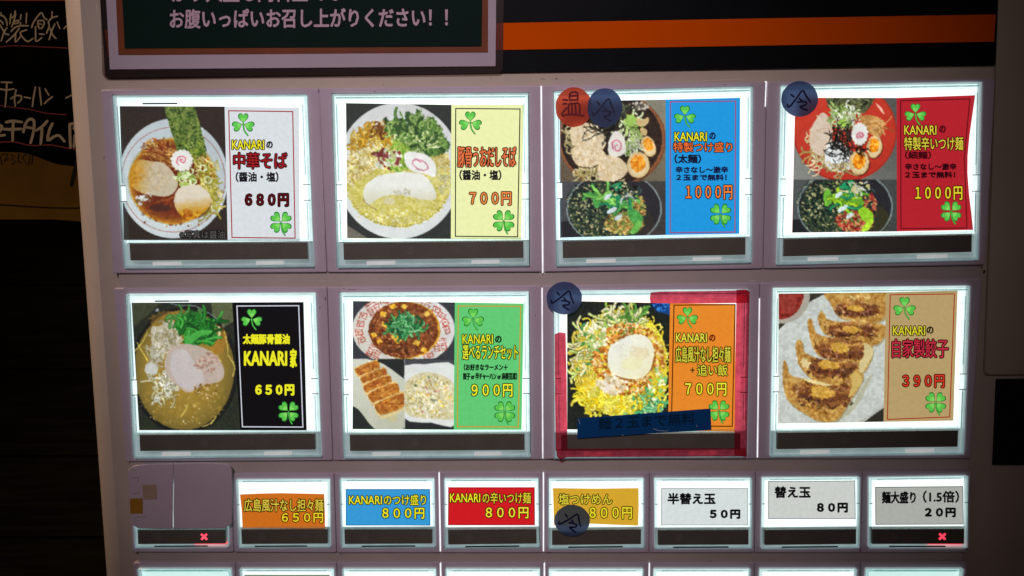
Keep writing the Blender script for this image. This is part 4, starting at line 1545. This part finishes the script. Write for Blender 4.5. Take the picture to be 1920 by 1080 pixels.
cv.strands(90, ("e", 610, 700, 130, 90), [(140, 200, 150), (196, 220, 180), (226, 216, 110), (90, 170, 120), (206, 190, 60)], 11, 80, .4)
cv.strands(90, ("e", 400, 720, 160, 80), YN, 10, 70, .7, edge=.75)
MEAT = [(216, 158, 90), (190, 124, 62), (236, 192, 130), (160, 98, 46), (242, 218, 176)]
for k in range(620):
    t = cv.rs.rand() * math.tau
    r = cv.rs.uniform(.95, 1.62)
    x, y = 520 + math.cos(t) * 130 * r, 475 + math.sin(t) * 128 * r
    cc_ = MEAT[cv.rs.randint(5)]
    cv.ell(x, y, 9, 7, tuple(v * .6 for v in cc_), rot=t, al=.7)
    cv.ell(x - 1, y - 2, 9 * cv.rs.uniform(.6, 1.2), 7, cc_, rot=cv.rs.rand() * 3)
cv.bits(90, ("e", 430, 620, 90, 60), [(236, 226, 206), (210, 196, 160)], 10)
cv.bits(70, ("e", 340, 350, 60, 80), [(236, 230, 206), (170, 190, 120)], 10)
cv.bits(60, ("e", 690, 620, 50, 100), [(226, 230, 200), (140, 196, 120), (206, 190, 60)], 10)
cv.ell(537, 468, 140, 130, (120, 74, 30), al=.6, wob=.08)
cv.poly([(405, 440), (430, 390), (500, 350), (570, 332), (630, 350), (668, 410), (664, 480), (640, 550), (580, 590), (500, 585), (430, 555), (403, 500)], (236, 238, 226), 4, 5, (240, 236, 200), ((450, 380), (600, 560)))
cv.ell(585, 440, 52, 34, (222, 192, 130), 8, wob=.5, al=.35)
cv.ell(540, 500, 60, 40, (236, 228, 160), 4, wob=.3, al=.4)
cv.bits(30, ("e", 500, 420, 70, 60), [(210, 200, 180)], 3, al=.6)
cv.mesh(c, YC - .05)
cl(c, T, (807, 173, 915, 295), 3)
tx(c, T, "KANARI", (797, 327, 970, 372), (224, 220, 70), (60, 60, 0), .03, .05)
tx(c, T, "の", (985, 330, 1023, 372), (90, 10, 6), None, .02)
tx(c, T, "広島風汁なし担々麺", (795, 403, 1107, 490), (204, 200, 60), (50, 50, 0), .0, .04)
tx(c, T, "＋", (877, 520, 903, 554), (60, 50, 0), None, .03)
tx(c, T, "追い飯", (922, 507, 1090, 567), (212, 206, 60), (50, 50, 0), .01, .05)
tx(c, T, "700円", (850, 613, 1083, 682), (230, 224, 50), (60, 50, 0), .035, .045)
cl(c, T, (990, 717, 1097, 845), 4)

# ---- card 8
O, S = (1430, 520), 3.086
c, T = card(O, S, [(93, 95), (712, 87), (1128, 77), (1114, 500), (1103, 829), (697, 836), (90, 846)], (178, 154, 104),
            "tan card for homemade dumplings 自家製餃子 390円 in the right hand button of the second row", [(738, 101), (1110, 96), (1082, 808), (722, 822)], (160, 34, 22), 1.9)
cv = Cv(O, S, [(93, 95), (714, 87), (699, 835), (90, 845)], 8)
cv.fill((188, 194, 186), 5, (204, 210, 204))
cv.poly([(240, 80), (390, 80), (300, 130), (200, 200), (90, 310), (90, 250), (170, 170)], (56, 52, 44), 8, 3)
cv.ell(110, 110, 165, 160, (170, 164, 150), 6)
cv.ell(105, 95, 135, 150, (112, 34, 28), 14, col2=(150, 50, 40))
cv.ell(150, 150, 50, 60, (150, 60, 50), 10, al=.6)
cv.poly([(580, 846), (640, 800), (720, 745), (720, 850)], (46, 44, 38), 4, 0)
cv.line([(560, 850), (640, 790), (720, 735)], 10, (170, 172, 164), .7)
cv.poly([(140, 700), (260, 800), (400, 840), (540, 760), (640, 560), (600, 600), (480, 780), (300, 800)], (160, 150, 100), 6, 4, al=.4)
GZ = [[(375, 86), (710, 84), (712, 225), (640, 250), (560, 240), (480, 236), (430, 215), (392, 150)],
      [(322, 230), (345, 196), (368, 232), (390, 250), (480, 262), (560, 245), (640, 262), (708, 280), (706, 340), (650, 380), (560, 356), (450, 345), (360, 320), (330, 280)],
      [(262, 262), (285, 246), (300, 300), (330, 338), (420, 350), (500, 345), (560, 340), (610, 360), (640, 410), (632, 460), (580, 530), (520, 480), (420, 470), (320, 440), (280, 370)],
      [(192, 400), (205, 366), (232, 378), (240, 430), (300, 464), (380, 482), (470, 478), (540, 488), (585, 560), (560, 590), (470, 612), (380, 608), (290, 580), (220, 520), (200, 460)],
      [(118, 520), (130, 482), (144, 520), (160, 566), (230, 588), (300, 606), (380, 630), (460, 618), (520, 560), (548, 548), (582, 592), (530, 680), (470, 760), (420, 806), (330, 806), (250, 772), (160, 716), (122, 640)]]
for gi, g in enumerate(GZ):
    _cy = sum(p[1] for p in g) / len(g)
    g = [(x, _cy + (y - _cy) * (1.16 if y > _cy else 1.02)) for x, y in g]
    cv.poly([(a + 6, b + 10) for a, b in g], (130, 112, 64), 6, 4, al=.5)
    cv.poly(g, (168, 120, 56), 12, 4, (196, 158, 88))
    m_ = cv.mask(g, 4)
    cc2 = np.zeros((cv.h, cv.w))
    cc2[m_[0], m_[1]] = m_[2]
    cv.clip = cc2
    xs, ys = [a[0] for a in g], [a[1] for a in g]
    cx_, cy_ = (min(xs) + max(xs)) / 2 + 8, (min(ys) + max(ys)) / 2 + 14
    hw, hh = (max(xs) - min(xs)) / 2, (max(ys) - min(ys)) / 2
    for _q in range(9):
        cv.ell(cx_ + cv.rs.uniform(-.62, .62) * hw, cy_ + cv.rs.uniform(-.1, .35) * hh, hw * .22, hh * .2, (104, 62, 36), 16, .2, wob=.6, al=.6)
    cv.bits(80, ("e", cx_, cy_ + 5, hw * .72, hh * .42), [(112, 62, 32), (140, 84, 42), (86, 48, 30), (166, 108, 54)], 14, 2.4, ang=.15, al=.55)
    cv.bits(60, ("e", cx_, cy_ + hh * .25, hw * .7, hh * .28), [(50, 32, 26), (90, 50, 34), (66, 40, 30)], 6, 2, al=.75)
    cv.bits(40, ("e", cx_, cy_, hw * .8, hh * .55), [(160, 110, 90), (206, 160, 110), (130, 84, 60)], 7, 2, al=.7)
    cv.ell(cx_ - hw * .05, cy_ - 4, hw * .30, hh * .20 if gi == 4 else hh * .18, (196, 150, 62), 16, .1, wob=.3, col2=(214, 172, 84))
    # pleated upper edge
    k_ = max(6, int(hw / 14))
    top = [p for p in g if p[1] < cy_]
    cv.bits(26, ("e", cx_, min(ys) + hh * .45, hw * .7, 12), [(222, 196, 130), (200, 150, 80), (150, 100, 50)], 8, 1.6, al=.8)
    cv.clip = None
cv.bits(12, ("e", 250, 500, 20, 18), [(226, 206, 150)], 11)
cv.poly([(250, 588), (330, 604), (385, 622), (380, 634), (300, 618), (250, 600)], (226, 210, 150), 8, 3)
cv.poly([(520, 556), (556, 560), (580, 594), (540, 660), (500, 700), (520, 620)], (206, 176, 100), 10, 3)
cv.poly([(590, 380), (640, 420), (630, 470), (570, 560), (560, 500), (590, 450)], (212, 196, 140), 9, 4)
cv.bits(8, ("e", 515, 730, 12, 12), [(70, 70, 40)], 3.5)
cv.mesh(c, YC - .05)
cl(c, T, (762, 115, 880, 245), 3)
tx(c, T, "KANARI", (757, 285, 937, 332), (216, 206, 46), (50, 44, 0), .035, .05)
tx(c, T, "の", (947, 283, 990, 328), (30, 24, 14), None, .03)
tx(c, T, "自家製餃子", (752, 360, 1070, 462), (186, 44, 62), (60, 6, 12), .02, .04)
tx(c, T, "390円", (812, 567, 1048, 635), (204, 52, 34), (70, 8, 0), .035, .045)
cl(c, T, (945, 670, 1057, 797), 4)

# ---- small cards
SS = 4.683
O = (230, 860)
c, T = card(O, SS, [(1030, 315), (1200, 308), (1380, 304), (1600, 308), (1768, 312), (1774, 460), (1777, 613), (1400, 609), (1052, 608), (1046, 460)], (196, 104, 26),
            "small orange card 広島風汁なし担々麺 650円 with a bowed top edge")
tx(c, T, "広島風汁なし担々麺", (1070, 358, 1758, 460), (214, 192, 62), (56, 34, 0), .0, .035)
tx(c, T, "650円", (1402, 480, 1755, 557), (230, 206, 40), (70, 40, 0), .04, .035)
O = (620, 860)
c, T = card(O, SS, [(132, 268), (872, 268), (876, 588), (600, 586), (132, 588)], (52, 148, 206), "small light blue card KANARIのつけ盛り 800円")
outline_frame([T(p) for p in ((136, 272), (868, 272), (871, 584), (136, 584))], 1.1, c, YC - .06, (28, 84, 130))
tx(c, T, "KANARI", (165, 330, 445, 396), YEL, (40, 50, 20), .035, .05)
tx(c, T, "のつけ盛り", (472, 320, 833, 402), (222, 216, 40), (40, 50, 20), .01, .045)
tx(c, T, "800円", (457, 437, 818, 523), (232, 224, 30), (40, 50, 20), .045, .045)
c, T = card(O, SS, [(1032, 252), (1792, 252), (1794, 585), (1030, 585)], (198, 26, 32), "small red card KANARIの辛いつけ麺 800円")
outline_frame([T(p) for p in ((1036, 256), (1788, 256), (1790, 581), (1034, 581))], 1.1, c, YC - .06, (110, 12, 16))
tx(c, T, "KANARI", (1052, 310, 1308, 378), YEL, (70, 20, 0), .03, .05)
tx(c, T, "の辛いつけ麺", (1338, 300, 1752, 390), (214, 200, 50), (70, 20, 0), .01, .045)
tx(c, T, "800円", (1365, 430, 1732, 520), (232, 220, 50), (70, 20, 0), .045, .045)
O = (1010, 860)
c, T = card(O, SS, [(125, 260), (500, 264), (877, 260), (878, 420), (874, 588), (660, 580), (440, 570), (200, 582), (135, 585)], (204, 160, 44),
            "small mustard yellow card 塩つけめん 800円 half under a blue round sticker")
tx(c, T, "塩つけめん", (180, 312, 640, 398), (216, 202, 56), (90, 74, 0), .01, .04)
tx(c, T, "800円", (450, 430, 815, 525), (226, 212, 40), (90, 74, 0), .03, .04)
c, T = card(O, SS, [(1075, 260), (1838, 260), (1838, 585), (1075, 585)], (208, 217, 215), "small white card 半替え玉 50円")
outline_frame([T(p) for p in ((1077, 262), (1836, 262), (1836, 583), (1077, 583))], .9, c, YC - .06, (60, 64, 66))
tx(c, T, "半替え玉", (1130, 300, 1555, 403), (8, 8, 10), None, .045)
tx(c, T, "50円", (1500, 445, 1772, 530), (8, 8, 10), None, .05)
O, SS = (1410, 860), 3.765
c, T = card(O, SS, [(115, 158), (420, 160), (728, 155), (731, 425), (115, 425)], (198, 203, 197), "small grey white card 替え玉 80円")
outline_frame([T(p) for p in ((117, 160), (726, 157), (729, 423), (117, 423))], 1.1, c, YC - .06, (50, 52, 50))
tx(c, T, "替え玉", (158, 194, 415, 279), (10, 10, 10), None, .045)
tx(c, T, "80円", (457, 310, 678, 382), (10, 10, 10), None, .05)
c, T = card(O, SS, [(870, 200), (1490, 195), (1494, 464), (872, 467)], (168, 170, 164), "small dull grey card 麺大盛り（1.5倍） 20円 above a red lit cross")
outline_frame([T(p) for p in ((872, 202), (1488, 197), (1492, 462), (874, 465))], 1.1, c, YC - .06, (36, 38, 36))
tx(c, T, "麺大盛り", (915, 230, 1158, 318), (8, 8, 8), None, .035)
tx(c, T, "（1.5倍）", (1205, 225, 1463, 312), (8, 8, 8), None, .03)
tx(c, T, "20円", (1218, 345, 1440, 415), (8, 8, 8), None, .05)
# top edge of a card in the second button of the lowest row
c, T = card((0, 0), 1, [(458, 1078), (618, 1078), (616, 1150), (461, 1150)], (120, 128, 110), "dark topped card barely showing at the photo's lower edge")

# ================================================================== ROUND STICKERS
K_ON = [[(540, 372), (620, 378)], [(545, 447), (602, 440)], [(608, 515), (560, 565), (512, 622)], [(512, 622), (540, 655), (600, 632), (760, 632), (935, 652)],
        [(668, 385), (662, 300), (690, 252), (760, 238), (812, 252), (818, 320), (812, 382)], [(668, 380), (812, 372)], [(690, 310), (790, 300)],
        [(650, 605), (648, 455), (740, 440), (845, 445), (855, 605)], [(705, 470), (715, 605)], [(772, 470), (785, 605)]]
K_REI = [[(1160, 405), (1210, 455)], [(1072, 590), (1092, 645), (1250, 500), (1385, 350), (1440, 460), (1508, 592)], [(1310, 505), (1345, 545)],
         [(1270, 570), (1350, 565), (1432, 590), (1395, 645), (1300, 665), (1360, 710), (1432, 745)]]


def sticker(cx, cy, rx, ry, red, rot, label, y=-.45, seed=0):
    rs = random.Random(seed)
    col = (0.95, 0.13, 0.06, 1) if red else (0.10, 0.15, 0.31, 1)
    name = "red_craft_paper" if red else "blue_craft_paper"
    mat = clear(name, (0.22, 0.012, 0.006) if red else (0.006, 0.014, 0.045), col, .93, .8, .1, True)
    mb = MB()
    n = 40
    w = [1 + rs.uniform(-.012, .012) for _ in range(n)]
    pts = [P(cx + math.cos(k * math.tau / n) * rx * w[k], cy + math.sin(k * math.tau / n) * ry * w[k], y) for k in range(n)]
    xz = [(p[0], p[2]) for p in pts]
    mb.poly(loop3(xz, y))
    s = mb.build("round_sticker", mat)
    tag(s, label, "sticker", "hand written round paper stickers")
    mb = MB()
    src, oc, orr = (K_ON, (745, 500), (340, 372)) if red else (K_REI, (1315, 510), (325, 365))
    ca, sa = math.cos(rot), math.sin(rot)
    for st in src:
        pp = []
        for a, b in st:
            u, v = (a - oc[0]) / 350, (b - oc[1]) / 350
            u, v = u * ca - v * sa, u * sa + v * ca
            pp.append((cx + u * rx, cy + v * ry))
        ribbon(mb, smooth(pp, 3) if len(pp) > 2 else pp, rx * (.105 if red else .10), y - .03 - .006 * src.index(st))
    mb.build("hand_lettering", plastic("red_marker", (0.16, 0.0, 0.0), .6, .1, 200, 0) if red else plastic("navy_marker", (0.003, 0.004, 0.045), .5, .1, 200, 0), s)
    return s


sticker(1076, 200.8, 34.5, 37.6, True, 0, "red round paper sticker with the character 温", y=-.35, seed=1)
sticker(1134, 202, 32.8, 37.0, False, 0, "dark blue round sticker 冷 overlapping the red round sticker", y=-.7, seed=2)
sticker(1499.5, 185.5, 34.6, 33.4, False, -.12, "dark blue round sticker 冷 on the corner of the red card's button", seed=3)
sticker(1058, 559, 33.4, 30.8, False, .12, "dark blue round sticker 冷 on the corner of the red taped button", seed=4)
sticker(1072.5, 976, 33.4, 29.6, False, .22, "dark blue round sticker 冷 over the small mustard yellow card", seed=5)

# ================================================================== TAPES
REDT = clear("red_tape_film", (0.78, 0.085, 0.14), (0.46, 0.030, 0.060, 1), .42, .5, .28, False, 300, (1, 1, 1))
S7 = lambda p: (p[0] / 3.086 + 1010, p[1] / 3.086 + 520)
for pts, y, lab in (([(648, 88), (700, 82), (1000, 79), (1215, 74), (1216, 148), (900, 151), (647, 150), (643, 120)], -.30, "strip of red tape along the top of the orange card's button"),
                    ([(1145, 72), (1200, 70), (1222, 84), (1214, 500), (1204, 1040), (1170, 1036), (1132, 1030), (1136, 600)], -.42, "long strip of red tape down the right side of the orange card's button"),
                    ([(92, 330), (120, 318), (156, 322), (162, 600), (166, 1000), (98, 1004), (94, 700)], -.30, "strip of red tape down the left side of the orange card's button"),
                    ([(104, 992), (600, 990), (1202, 989), (1203, 1036), (700, 1038), (160, 1040), (128, 1058), (104, 1035)], -.36, "long strip of red tape along the bottom of the orange card's button")):
    mb = MB()
    xz = [(p[0], p[2]) for p in [P(*S7(q), y) for q in pts]]
    mb.poly(loop3(xz, y))
    t = mb.build("tape_strip", REDT)
    tag(t, lab, "tape", "strips of red tape around one button")
mb = MB()
y = -.6
xz = [(p[0], p[2]) for p in [P(*S7(q), y) for q in [(225, 815), (500, 796), (800, 774), (994, 759), (1000, 884), (700, 900), (223, 932)]]]
mb.loft([loop3(xz, y + .1), loop3(xz, y)], cap0=True, cap1=True)
bt = mb.build("blue_tape", clear("blue_tape_film", (0.0, 0.05, 0.12), (0.003, 0.085, 0.27, 1), .88, .35, .25, False, 120))
tag(bt, "wide dark blue tape stuck slanting across the foot of the orange card", "tape")
lettering("麺２玉まで無料", (S7((345, 812))[0], S7((0, 813))[1], S7((905, 0))[0], S7((0, 884))[1]), y - .05, (0, 46, 76), None, .5, 0, bt, tilt=-.06, name="hand_lettering", matf=paint)
mb = MB()
for (a, b) in (((1225, 804), (1232, 806)), ((1232, 807), (1250, 808.5)), ((1250, 808), (1252, 806.5)), ((1166, 815), (1168.5, 817)), ((1306, 797), (1307, 800)), ((1085, 786), (1087, 795))):
    ribbon(mb, [a, b], .9, y - .08)
mb.build("tear", plastic("tape_tear", (.5, .55, .6), .5, 0, 10, 0), bt)

# ================================================================== PAPER COVER over the first small button
Z0 = lambda p: (p[0] / 4, p[1] / 4 + 810)
PAPER = plastic("mauve_grey_paper", (0.60, 0.50, 0.53), 0.75, 0.06, 40, 0.25, 0.2, bscale=500)
cover = None
for k, pts in enumerate(([(958, 286), (975, 272), (1000, 256), (1060, 247), (1180, 241), (1291, 239), (1294, 400), (1291, 560), (1290, 729), (1180, 728), (1030, 721), (985, 694), (968, 560), (962, 400)],
                         [(1300, 239), (1450, 236), (1600, 237), (1695, 241), (1722, 258), (1737, 292), (1737, 500), (1736, 690), (1690, 722), (1500, 727), (1300, 731), (1299, 560), (1302, 400)])):
    mb = MB()
    y = -.8 - .15 * k
    xz = [(p[0], p[2]) for p in [P(*Z0(q), y) for q in pts]]
    c0 = np.mean(np.array(xz), 0)
    ins = [(np.array(p) * .98 + c0 * .02) for p in xz]
    mb.loft([loop3(xz, y + 1.2), loop3(xz, y + .25), loop3([(np.array(p) * .993 + c0 * .007) for p in xz], y + .08), loop3(ins, y)], cap1=True)
    if cover is None:
        cover = mb.build("paper_cover", PAPER, smooth=False)
        tag(cover, "mauve grey paper flap taped over the first small button above the red cross", "paper cover")
    else:
        mb.build("paper_flap", PAPER, cover)
mb = MB()
ribbon(mb, [Z0((1296, 240)), Z0((1298, 400)), Z0((1295, 560)), Z0((1295, 729))], 1.1, -.75)
mb.build("seam", plastic("paper_edge", (.85, .8, .82), .6, .1, 200, 0), cover)
for q, mt in (([(972, 500), (1068, 497), (1070, 610), (977, 612)], plastic("amber_tape", (0.42, 0.21, 0.02), .4, .08, 200, 0)),
              ([(1068, 398), (1170, 393), (1176, 503), (1072, 506)], plastic("faded_amber_tape", (0.46, 0.33, 0.22), .5, .08, 200, 0))):
    mb = MB()
    mb.poly([P(*Z0(p), -1.02) for p in q])
    mb.build("tape_patch", mt, cover)
mb = MB()
for (a, b) in (((985, 345), (1035, 338)), ((1035, 338), (1037, 380)), ((990, 465), (1050, 452)), ((1000, 640), (1100, 633))):
    ribbon(mb, [Z0(a), Z0(b)], .45, -1.0)
mb.build("crease", plastic("paper_crease", (.34, .27, .29), .7, 0, 10, 0), cover)

# ================================================================== LEFT BACKGROUND: dark plank wall and the hand written board
YW = 260.0
wall = empty("plank_wall", (-450, YW + 10, -900))
tag(wall, "black stained plank wall behind the machine on the left", "wall")
WOOD = []
for k in range(3):
    m, nt, p = nmat("black_wood")
    cN, nN = noise_col(nt, (0.020 + k * .003, 0.019 + k * .003, 0.012), 0.5, 14, (1, 1, 14), 6)
    nt.links.new(cN, p.inputs["Base Color"])
    p.inputs["Roughness"].default_value = .7
    p.inputs["Specular IOR Level"].default_value = .06
    b = nt.nodes.new("ShaderNodeBump")
    b.inputs["Strength"].default_value = .3
    b.inputs["Distance"].default_value = .001
    nt.links.new(nN, b.inputs["Height"])
    nt.links.new(b.outputs[0], p.inputs["Normal"])
    WOOD.append(m)
zs = [P(60, y, YW)[2] for y in (535, 693, 855, 1007)]
hgt = (zs[0] - zs[3]) / 3
bounds = [zs[0] + hgt * k for k in range(5, 0, -1)] + zs + [zs[3] - hgt * k for k in range(1, 5)]
for k in range(len(bounds) - 1):
    t0, b0 = bounds[k], bounds[k + 1]
    mb = MB()
    xz = rquad([np.array(p) for p in ((-700, t0 - .7), (160, t0 - .7), (160, b0 + .7), (-700, b0 + .7))], 1.0, 2)
    prism(mb, xz, YW + (k % 3) * .5, YW + 18, bev=.8)
    mb.build("plank", WOOD[k % 3], wall)

YB = 232.0
board = empty("menu_board", P(40, 412, YB))
tag(board, "black board with hand written white Japanese menu lines and red rules on the plank wall", "menu board")
mb = MB()
prism(mb, rquad(pxquad([(-330, -220), (420, -220), (420, 414), (-330, 408)], YB), 2), YB, YB + 12, bev=.6)
mb.build("board_panel", plastic("board_black", (0.0012, 0.0014, 0.0011), .7, .2, 20, 0, .02), board)
ZA = lambda p: (p[0] / 9, p[1] / 9)
ZB = lambda p: (p[0] / 5.14, p[1] / 5.14 + 120)
CHALK = plastic("chalk_marker", (0.55, 0.50, 0.42), .8, .15, 90, 0)
REDM = plastic("red_marker_line", (0.34, 0.05, 0.06), .8, .2, 60, 0)
groups = []
groups.append((ZA, 2.9, [  # 製 with the end of 家
    [(0, 260), (60, 275), (105, 340), (122, 430)], [(15, 215), (20, 240)], [(0, 345), (40, 380), (50, 410)], [(0, 420), (60, 520), (90, 570), (150, 585)], [(115, 470), (70, 540), (20, 690)],
    [(185, 240), (165, 400)], [(255, 185), (245, 260), (200, 300)], [(265, 230), (240, 330), (200, 450)], [(215, 380), (310, 340), (300, 390), (230, 400)],
    [(352, 250), (345, 330)], [(450, 225), (438, 390)], [(345, 380), (340, 440)], [(475, 435), (350, 435), (250, 465), (190, 530)], [(325, 480), (220, 610), (105, 710)], [(265, 580), (260, 710), (345, 615)],
    [(450, 505), (340, 550), (400, 650), (470, 700), (555, 650)]]))
groups.append((ZA, 2.9, [  # 餃
    [(535, 465), (570, 370), (690, 215), (740, 290), (795, 335)], [(640, 350), (640, 420), (660, 470)], [(640, 350), (735, 350), (740, 420), (700, 475), (665, 480)], [(665, 400), (700, 410)], [(600, 450), (600, 600), (610, 700), (705, 635)],
    [(665, 572), (745, 580)], [(880, 200), (875, 290)], [(970, 275), (880, 300), (820, 370), (830, 440), (785, 560)], [(965, 375), (1010, 480)], [(925, 405), (870, 530), (830, 670)], [(845, 480), (890, 590), (945, 650)],
    [(1120, 280), (1150, 255)], [(1080, 485), (1120, 440), (1180, 430)]]))
groups.append((ZB, 3.1, [  # チャーハン
    [(15, 175), (115, 178)], [(0, 240), (60, 250), (135, 240)], [(66, 180), (60, 290), (50, 415)], [(105, 335), (150, 305), (205, 310), (200, 350), (170, 375)], [(155, 250), (140, 330), (148, 408)], [(235, 318), (292, 330)],
    [(342, 222), (325, 310), (312, 408)], [(380, 228), (390, 320), (398, 395)], [(435, 240), (470, 300)], [(505, 315), (460, 350), (428, 382)], [(635, 328), (710, 290)]]))
groups.append((ZB, 5.4, [  # チタイム 限
    [(0, 590), (20, 610), (0, 650)], [(0, 690), (45, 685)], [(60, 560), (130, 550), (210, 560)], [(40, 628), (120, 630), (205, 625)], [(128, 570), (122, 660), (122, 740)],
    [(225, 655), (245, 580), (280, 535), (325, 545), (325, 640), (295, 760)], [(258, 610), (325, 620)], [(455, 550), (410, 600), (350, 640)], [(405, 610), (400, 700), (392, 770)],
    [(505, 575), (475, 640), (460, 735), (520, 700), (570, 690), (620, 745)], [(672, 585), (675, 700), (680, 805)], [(672, 580), (730, 575), (712, 620), (735, 640)], [(720, 690), (712, 800)]]))
for Z, w, sts in groups:
    mb = MB()
    for i, st in enumerate(sts):
        pp = [Z(p) for p in st]
        pp = smooth(pp, 3) if len(pp) > 2 else pp
        ws = [w * (1.05 - .3 * abs(j / (len(pp) - 1) - .4)) for j in range(len(pp))]
        ribbon(mb, pp, ws, YB - .1 - .02 * i)
    mb.build("hand_lettering", CHALK, board)
for Z, w, pts in ((ZA, 1.6, [(0, 795), (200, 772), (450, 778), (800, 795), (1200, 815)]), (ZA, 2.0, [(0, 4), (500, 6), (1180, 4)]), (ZB, 1.6, [(0, 400), (180, 425), (300, 440), (450, 475), (640, 488)]), (ZB, 2.2, [(0, 755), (130, 750), (300, 785), (480, 780), (620, 805), (760, 830)])):
    mb = MB()
    ribbon(mb, [Z(p) for p in smooth([np.array(p) for p in pts], 4)], w, YB - .05)
    mb.build("rule_line", REDM, board)
# brown painted lower part of the board
mb = MB()
zb = lambda p: P(p[0] / 4, p[1] / 4 + 270, YB - .08)
mb.poly([zb(p) for p in smooth([(-900, 60), (-400, 40), (0, 60), (200, 70), (420, 150), (560, 170), (900, 260), (900, 570), (400, 566), (0, 566), (-900, 560)], 3, True)])
mb.build("brown_print", plastic("brown_board_print", (0.20, 0.115, 0.022), .7, .45, 9, 0, .05), board)
mb = MB()
ribbon(mb, [(p[0] / 4, p[1] / 4 + 270) for p in smooth([(-900, 440), (-300, 448), (0, 455), (200, 468), (400, 478), (620, 480), (900, 470)], 4)], 2.4, YB - .14)
ribbon(mb, [(145, 300), (140, 322), (134, 346)], 8, YB - .14)
for st in ([(10, 80), (60, 70), (30, 130), (60, 110)], [(80, 80), (110, 90), (80, 110), (120, 130), (90, 150)], [(140, 70), (135, 130), (160, 140)], [(200, 70), (165, 100), (205, 150)], [(228, 70), (215, 150)], [(250, 60), (238, 150)], [(0, 90), (15, 150)]):
    ribbon(mb, [(p[0] / 4, p[1] / 4 + 270) for p in st], 2.0, YB - .16)
mb.build("black_lettering", plastic("board_black_ink", (0.003, 0.003, 0.002), .7, 0, 10, 0), board)
